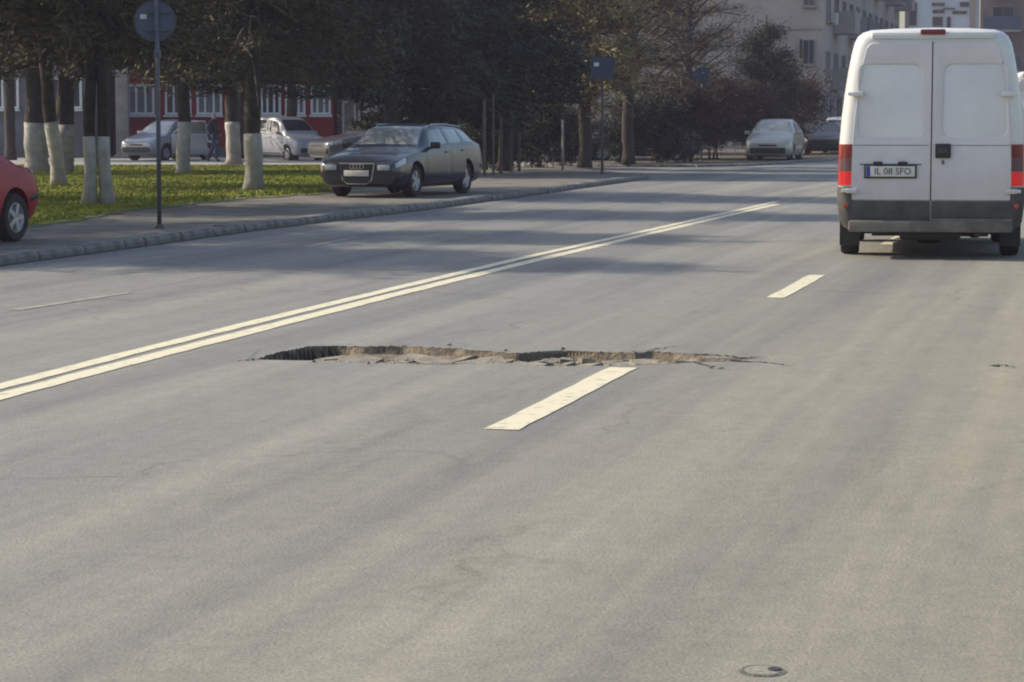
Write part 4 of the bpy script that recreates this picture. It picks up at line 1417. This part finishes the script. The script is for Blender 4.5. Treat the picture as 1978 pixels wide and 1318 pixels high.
aud = make_car('estate', 'dark grey estate car parked half on the pavement facing us', 'car', 'p_grey', 'glass_pale', plate=True, dress='estate', scale=0.96)
place(aud, ax(aud, True, True), 795, 381, 180 - 20.5, PZ)
redc = make_car('notchback', 'red car cut off by the left edge of the photo, its tail towards the lawn', 'car', 'p_red', scale=0.95)
place(redc, ax(redc, False, True), 20, 467, 180 - 19, PZ)
slv = make_car('hatch', 'silver hatchback with its front door open in the yard by the red wall', 'car', 'p_silver', 'glass_pale', open_door=True, scale=0.98)
slv.scale = (-0.98, 0.98, 0.98)
slv.scale = (0.98, 0.98, 0.98)
place(slv, ax(slv, True, True), 318, 311, 180 - 30, 0.0)
wv = make_car('cityvan', 'small pale grey van in the yard right of the straight whitewashed trunk', 'van', 'p_pale', 'glass', name='parked_van')
wv.scale = (0.9,) * 3
place(wv, ax(wv, True, False), 558, 311, 180 + 38, 0.0)
sil = make_car('saloon', 'dull grey saloon in the yard just behind the bonnet of the dark estate car', 'car', 'p_dull', 'glass', scale=1.08)
place(sil, ax(sil, True, True), 682, 318, 180 - 58, 0.0)
wh = copy_tree(wv)
wh['label'] = 'white vehicle whose roof shows over the estate car right of the dark trunk'
wh.name = 'parked_van'
place(wh, (0, 0), 800, 305, 180 - 60, 0.0)
w2 = copy_tree(slv)
for k in kids(w2):
    if k.name.startswith('open_door'):
        for kk in kids(k):
            bpy.data.objects.remove(kk)
        bpy.data.objects.remove(k)
w2['label'] = 'pale hatchback half hidden behind the tail of the estate car and the stakes'
place(w2, (0, 0), 900, 312, 180 + 65, 0.0)
cham = make_car('hatch', 'dusty champagne hatchback parked at the road edge facing us left of the white van', 'car', 'p_beige', 'glass_pale', scale=1.0)
place(cham, ax(cham, True, True), 1527, 314, 180 - 13.5, 0.0)
dk = make_car('saloon', 'dark car almost hidden between the champagne hatchback and the white van', 'car', 'p_dark')
place(dk, (0, dk['uf']), 1592, 301, 180 - 9, 0.0)
w3 = copy_tree(wv)
w3['label'] = 'small pale van parked far down the street beside the big van'
place(w3, (0, w3['uf']), 1622, 298, 180 - 8, 0.0)
w4 = copy_tree(wv)
w4['label'] = 'white van glimpsed behind the thin pale post under the firs'
place(w4, (0, w4['uf']), 1070, 316, 180 + 60, 0.0)
w5 = copy_tree(sil)
w5['label'] = 'grey car with sunlit roof glimpsed left of the rusty sign pole'
place(w5, (0, w5['uf']), 1150, 313, 180 - 75, 0.0)

# ------------------------------------------------------------------ the white van
OUT = [(.30, .86), (.34, .93), (.42, .975), (.60, .99), (.80, .993), (1.0, .992), (1.25, .985), (1.5, .966), (1.75, .938), (2.0, .902), (2.2, .865), (2.32, .835), (2.39, .80), (2.435, .745), (2.462, .66), (2.478, .40), (2.485, 0)]
def vw(z):
    return float(np.interp(z, [a for a, b in OUT], [b for a, b in OUT]))

def make_van(label, paint='van_white', door='van_door', lit='lamp_lit', text='IL 08 SFO'):
    t = thing('white_van', label, 'van', group='vans driving in our direction')
    st = [(0, .135, 0), (.012, .095, 0), (.035, .058, 0), (.075, .028, 0), (.13, .009, 0), (.22, 0, 0), (1.2, 0, 0), (2.4, 0, 0), (3.5, 0, 0), (3.75, 0, .05), (3.95, .004, .16), (4.25, .02, .58), (4.55, .05, 1.02), (4.75, .07, 1.22), (4.95, .12, 1.34), (5.03, .2, 1.46), (5.06, .32, 1.56)]
    rings = []
    for y, e, drop in st:
        k = (2.485 - drop - e * .42 - .30) / (2.485 - .30)
        ring = [(max(wd - e if wd > 0 else 0, 0), y, .30 + (z - .30) * k) for z, wd in OUT]
        bot = [(0, y, .30)]
        right = bot + ring
        rings.append(right + [(-q[0], q[1], q[2]) for q in right[-2:0:-1]])
    n = len(rings[0])
    v = [q for r_ in rings for q in r_]
    f = [(i * n + k, (i + 1) * n + k, (i + 1) * n + (k + 1) % n, i * n + (k + 1) % n) for i in range(len(rings) - 1) for k in range(n)]
    f.append(tuple(range(n)))
    f.append(tuple((len(rings) - 1) * n + k for k in range(n - 1, -1, -1)))
    body = cut_arches(v, f, M[paint], t, 'body', [(s * .86, y, .40) for s in (-1, 1) for y in (1.0, 4.05)])

    def door_mesh(s):
        x0 = .006
        zs0, zs1 = .635, 2.315
        outer = [(x0, zs0), (vw(.7) - .143, zs0)] + [(vw(z) - .145, z) for z in (1.0, 1.25, 1.5, 1.75, 2.0, 2.15)] + [(vw(2.25) - .155, 2.27), (vw(2.25) - .20, zs1), (x0, zs1)]
        cx, cz = (.44 if s < 0 else .455), 1.70
        hw, hh, rc = .345, .40, .10
        def top_slant(z): return 1 - .04 * (z - cz)
        inner = []
        for qx, qz, a0 in ((1, 1, 0), (-1, 1, 90), (-1, -1, 180), (1, -1, 270)):
            for k in range(7):
                a = R(a0 + 15 * k)
                inner.append((cx + (qx * (hw - rc) + rc * math.cos(a)) * top_slant(cz + qz * hh), cz + qz * (hh - rc) + rc * math.sin(a)))
        def hit(poly, a):
            d = (math.cos(a), math.sin(a))
            best = 1e9
            for i in range(len(poly)):
                (xa, za), (xb, zb) = poly[i], poly[(i + 1) % len(poly)]
                ex_, ez = xb - xa, zb - za
                den = d[0] * ez - d[1] * ex_
                if abs(den) < 1e-9: continue
                tt = ((xa - cx) * ez - (za - cz) * ex_) / den
                ss = ((xa - cx) * d[1] - (za - cz) * d[0]) / den
                if tt > 0 and -1e-6 <= ss <= 1 + 1e-6: best = min(best, tt)
            return (cx + d[0] * best, cz + d[1] * best)
        angs = sorted(set([2 * PI * k / 96 for k in range(96)] + [math.atan2(q[1] - cz, q[0] - cx) % (2 * PI) for q in outer + inner]))
        V, Fc = [], []
        yo = -.016
        loops = []
        def loop(fn, y, sc_=1.0):
            b = len(V)
            for a in angs:
                x, z = fn(a)
                x, z = cx + (x - cx) * sc_, cz + (z - cz) * sc_
                V.append((s * x, y, z))
            loops.append(b)
        O = lambda a: hit(outer, a)
        I = lambda a: hit(inner, a)
        loop(O, .012); loop(O, yo + .006); loop(O, yo, .993)
        loop(I, yo, 1.02); loop(I, yo + .004, .99); loop(I, yo + .017, .965); loop(I, yo + .018, .93)
        m_ = len(angs)
        for a, b in zip(loops[:-1], loops[1:]):
            for k in range(m_):
                q = (a + k, a + (k + 1) % m_, b + (k + 1) % m_, b + k)
                Fc.append(q if s > 0 else q[::-1])
        V.append((s * cx, yo + .018, cz))
        for k in range(m_):
            q = (loops[-1] + k, loops[-1] + (k + 1) % m_, len(V) - 1)
            Fc.append(q if s > 0 else q[::-1])
        return V, Fc
    dl = None
    for s in (-1, 1):
        V, Fc = door_mesh(s)
        d_o = mk('rear_door', V, Fc, M[door], t, 32)
        if s < 0: dl = d_o
        else: dr = d_o
        # pressed line under the panel
        bx('crease', (s * .43, -.0175, 1.225), (.80, .004, .006), M['bumper'], d_o)
        for z in (1.775, .735):
            hx_ = vw(z) - .145
            MB().box((s * hx_, -.032, z), (.13, .05, .055), None, .016).box((s * (hx_ + .075), -.018, z), (.06, .06, .04), None, .012).build('hinge', M[paint], d_o, 40)
        bx('lower_cladding', (s * .425, -.010, .515), (.835, .035, .225), M['clad'], t, .012)
        # tail lamp wraps the corner
        def lens(nm, z0, z1, m, par, a=0, b_=5):
            P = []
            for z in (z0, z1):
                wz = vw(z)
                plan = [(wz - .155, -.004), (wz - .15, -.016), (wz - .095, -.006), (wz - .05, .022), (wz - .018, .062), (wz + .002, .12), (wz + .002, .16)]
                P.append([(s * x, y, z) for x, y in plan[a:b_]])
            n_ = len(P[0])
            VV = P[0] + P[1]
            FF = [(k, k + 1, n_ + k + 1, n_ + k) if s > 0 else (k + 1, k, n_ + k, n_ + k + 1) for k in range(n_ - 1)]
            c0, c1 = len(VV), len(VV) + 1
            VV += [(s * (vw(z0) - .14), .12, z0), (s * (vw(z1) - .14), .12, z1)]
            FF += [(k, c0, k + 1) for k in range(n_ - 1)] + [(n_ + k + 1, c1, n_ + k) for k in range(n_ - 1)]
            return mk(nm, VV, FF, m, par, 50)
        tl = lens('tail_light', 1.085, 1.235, M['lamp_red'], t)
        lens('reverse_lens', .945, 1.080, M['lamp_grey'], tl)
        lens('brake_lens', .795, .940, M[lit], tl)
        lens('sun_glow_strip', .795, 1.235, M['lamp_orange'], tl, 4, 7)  # orange strip stands for sunlight glowing through the lamp's outer edge
        # dark corner below the lamp, reflector
        cb = MB()
        P = []
        for z in (.33, .40, .60, .775):
            wz = vw(z)
            P.append([(s * x, y, z) for x, y in ((wz - .16, -.012), (wz - .13, -.028), (wz - .07, -.012), (wz - .02, .04), (wz + .008, .12), (wz + .010, .5))])
        VV = [q for r_ in P for q in r_]
        FF = [(i * 6 + k, i * 6 + k + 1, (i + 1) * 6 + k + 1, (i + 1) * 6 + k) for i in range(3) for k in range(5)]
        if s < 0: FF = [q[::-1] for q in FF]
        mk('bumper_corner', VV, FF, M['clad'], t, 50)
        bx('reflector', (s * .905, -.022, .575), (.05, .02, .05), M['lamp_orange'], t, .006)
    bx('door_seam', (0, .001, 1.48), (.010, .02, 1.70), M['dark'], t)
    hn = bx('door_handle', (.125, -.030, 1.165), (.165, .03, .155), M['dark'], t, .014)
    bx('grip', (.125, -.052, 1.165), (.11, .02, .055), M['clad'], hn, .008)
    bx('door_lock', (.125, -.022, 1.045), (.028, .016, .045), M['bumper'], t, .008)
    npz = .945
    pl = bx('number_plate', (-.43, -.036, npz), (.52, .012, .112), M['plate'], t, .004)
    MB().box((-.43, -.028, npz), (.56, .014, .150), None, .006).build('plate_frame', M['dark'], pl, 40)
    bx('plate_band', (-.667, -.0425, npz), (.044, .004, .108), M['plate_blue'], pl)
    if text:
        text_mesh('plate_lettering', text, .098, M['ink'], pl, (-.405, -.0435, npz - .002), (PI / 2, 0, 0))
    for x in (-.565, -.30):
        bx('plate_lamp', (x, -.045, npz + .088), (.10, .045, .035), M['dark'], pl, .01)
    bx('plate_recess_lip', (-.43, -.020, npz + .075), (.66, .012, .012), M['bumper'], dl, .003)
    # bumper and step
    MB().box((0, -.035, .355), (1.74, .11, .125), None, .03).build('rear_bumper', M['bumper'], t, 40)
    bx('bumper_step', (.43, -.05, .425), (.86, .05, .03), M['kerb'], t, .008)
    MB().box((0, .02, 2.395), (1.30, .10, .075), None, .028).build('roof_lip', M[paint], t, 40)
    MB().box((.0, -.03, 2.432), (.27, .07, .060), None, .022).build('high_brake_light', M['lamp_red'], t, 40)
    for s in (-1, 1):
        for y in (1.0, 4.05):
            wheel(t, s * .875, y, .335, s, M['steel'], .20)
        bx('mud_flap', (s * .87, .56, .27), (.22, .02, .30), M['dark'], t)
        # cab side window and door line, wing mirror
        y0, y1 = 3.05, 3.95
        P = [(vw(1.35) + .004, y0, 1.35), (vw(1.35) + .004, 4.15, 1.30), (vw(1.9) + .004, 3.78, 1.90), (vw(1.95) + .004, y0, 1.95)]
        mk('cab_window', [(s * q[0], q[1], q[2]) for q in P], [(0, 1, 2, 3)], M['glass'], t)
        MB().box((s * .955, 4.15, 1.40), (.12, .10, .34), None, .04).build('wing_mirror', M['dark'], t, 40)
        bx('side_rub_strip', (s * (vw(.72) + .008), 2.3, .72), (.02, 1.9, .12), M['clad'], t, .006)
    ch = MB().box((0, 2.5, .285), (1.25, 4.4, .10)).box((0, 1.0, .30), (1.6, .14, .14)).box((0, 1.0, .28), (.30, .34, .30), None, .06)
    ch.tube([(.45, 2.4, .25), (.45, .5, .25), (.5, -.02, .27)], .035, 8)
    ch.build('chassis', M['dark'], t, 40)
    bx('spare_wheel_cradle', (0, .42, .27), (.66, .62, .14), M['dark'], t, .05)
    return t

van = make_van('large white high roofed van ahead of us, rear doors shut and brake lamps lit')
RD = 26.2
vp_ = G(1794, 0 + 230 + 7050 / RD)
van.location = (at(1794, 600, RD).x, RD, 0)
van.rotation_euler = (0, 0, -R(9.3))
van2 = copy_tree(van)
van2['label'] = 'second pale van further ahead, only its edge showing right of the big van'
van2.location = (at(2035, 300, 49).x, 49, 0)
van2.rotation_euler = (0, 0, -R(13))

# ------------------------------------------------------------------ the person by the red wall
def skin(name, pts, edges, rads, m, parent, root=0, sub=2):
    me = bpy.data.meshes.new(name)
    me.from_pydata(pts, edges, [])
    o = bpy.data.objects.new(name, me)
    C.objects.link(o)
    md = o.modifiers.new('s', 'SKIN')
    lay = me.skin_vertices[0].data if me.skin_vertices else None
    if lay is None:
        me.skin_vertices.new()
        lay = me.skin_vertices[0].data
    for i, r in enumerate(rads):
        lay[i].radius = r if hasattr(r, '__len__') else (r, r)
        lay[i].use_root = i == root
    sb = o.modifiers.new('d', 'SUBSURF')
    sb.levels = sub
    dg = bpy.context.evaluated_depsgraph_get()
    dg.update()
    new = bpy.data.meshes.new_from_object(o.evaluated_get(dg))
    o.modifiers.clear()
    bpy.data.objects.remove(o)
    new.shade_smooth()
    return obj(name, new, m, parent)

pg = G(413, 313)
man = thing('person', 'person in dark jacket and blue jeans walking past the red wall', 'person', pg, R(75))
# joints: walking towards local -y ... arms slightly bent, one leg forward
J = dict(pel=(0, 0, .94), wai=(0, 0, 1.10), che=(0, -.01, 1.32), nek=(0, -.01, 1.50), hd=(0, -.03, 1.60), top=(0, -.03, 1.72),
         shl=(-.19, 0, 1.44), ell=(-.25, .10, 1.18), wrl=(-.25, -.02, .96), hal=(-.25, -.05, .88),
         shr=(.19, 0, 1.44), elr=(.25, .02, 1.17), wrr=(.25, -.14, .97), har=(.25, -.18, .90),
         hil=(-.10, 0, .90), knl=(-.10, -.16, .50), anl=(-.10, -.13, .09), tol=(-.10, -.28, .04),
         hir=(.10, 0, .90), knr=(.10, .06, .49), anr=(.10, .30, .14), tor=(.10, .20, .03))
nm = list(J)
ix = {k: i for i, k in enumerate(nm)}
ed = [('pel', 'wai'), ('wai', 'che'), ('che', 'nek'), ('nek', 'hd'), ('hd', 'top'), ('che', 'shl'), ('shl', 'ell'), ('ell', 'wrl'), ('wrl', 'hal'), ('che', 'shr'), ('shr', 'elr'), ('elr', 'wrr'), ('wrr', 'har'),
      ('pel', 'hil'), ('hil', 'knl'), ('knl', 'anl'), ('anl', 'tol'), ('pel', 'hir'), ('hir', 'knr'), ('knr', 'anr'), ('anr', 'tor')]
rd = dict(pel=(.15, .11), wai=(.14, .10), che=(.16, .11), nek=.055, hd=(.08, .095), top=(.06, .07), shl=.06, ell=.045, wrl=.03, hal=.035, shr=.06, elr=.045, wrr=.03, har=.035,
          hil=.085, knl=.058, anl=.042, tol=.04, hir=.085, knr=.058, anr=.042, tor=.04)
skin('body', [J[k] for k in nm], [(ix[a], ix[b]) for a, b in ed], [rd[k] for k in nm], M['skin'], man)
def sub(keys, edges, grow, name, m, root):
    skin(name, [J[k] for k in keys], [(keys.index(a), keys.index(b)) for a, b in edges], [tuple(q + grow for q in rd[k]) if hasattr(rd[k], '__len__') else rd[k] + grow for k in keys], m, man, keys.index(root))
sub(['pel', 'wai', 'che', 'nek', 'shl', 'ell', 'wrl', 'shr', 'elr', 'wrr'], [('pel', 'wai'), ('wai', 'che'), ('che', 'nek'), ('che', 'shl'), ('shl', 'ell'), ('ell', 'wrl'), ('che', 'shr'), ('shr', 'elr'), ('elr', 'wrr')], .025, 'jacket', M['jacket'], 'pel')
sub(['pel', 'hil', 'knl', 'anl', 'hir', 'knr', 'anr'], [('pel', 'hil'), ('hil', 'knl'), ('knl', 'anl'), ('pel', 'hir'), ('hir', 'knr'), ('knr', 'anr')], .02, 'trousers', M['jeans'], 'pel')
for a, b in (('anl', 'tol'), ('anr', 'tor')):
    skin('shoe', [J[a], J[b]], [(0, 1)], [.055, .05], M['ink'], man)
skin('cap', [(0, -.02, 1.66), (0, -.03, 1.75)], [(0, 1)], [(.095, .11), (.07, .08)], M['hair'], man)

# ------------------------------------------------------------------ thin haze round the whole street, tinted violet to lift blacks like flare
hm = bpy.data.materials.new('haze')
hm.use_nodes = True
hn_, hl_ = hm.node_tree.nodes, hm.node_tree.links
for q in list(hn_):
    if q.type == 'BSDF_PRINCIPLED':
        hn_.remove(q)
pv_ = hn_.new('ShaderNodeVolumePrincipled')
pv_.inputs['Color'].default_value = (0.78, 0.74, 1.0, 1)
pv_.inputs['Density'].default_value = 0.00050
pv_.inputs['Anisotropy'].default_value = 0.25
hl_.new(pv_.outputs[0], hn_['Material Output'].inputs['Volume'])
HX, HY0, HY1, HZ0, HZ1 = 610, -110, 910, -1.5, 21
hz = MB().box((0, (HY0 + HY1) / 2, (HZ0 + HZ1) / 2), (2 * HX, HY1 - HY0, HZ1 - HZ0)).build('haze', hm)
hz['kind'] = 'stuff'
hz['label'] = 'thin haze along the street, its violet added to lift the darks'
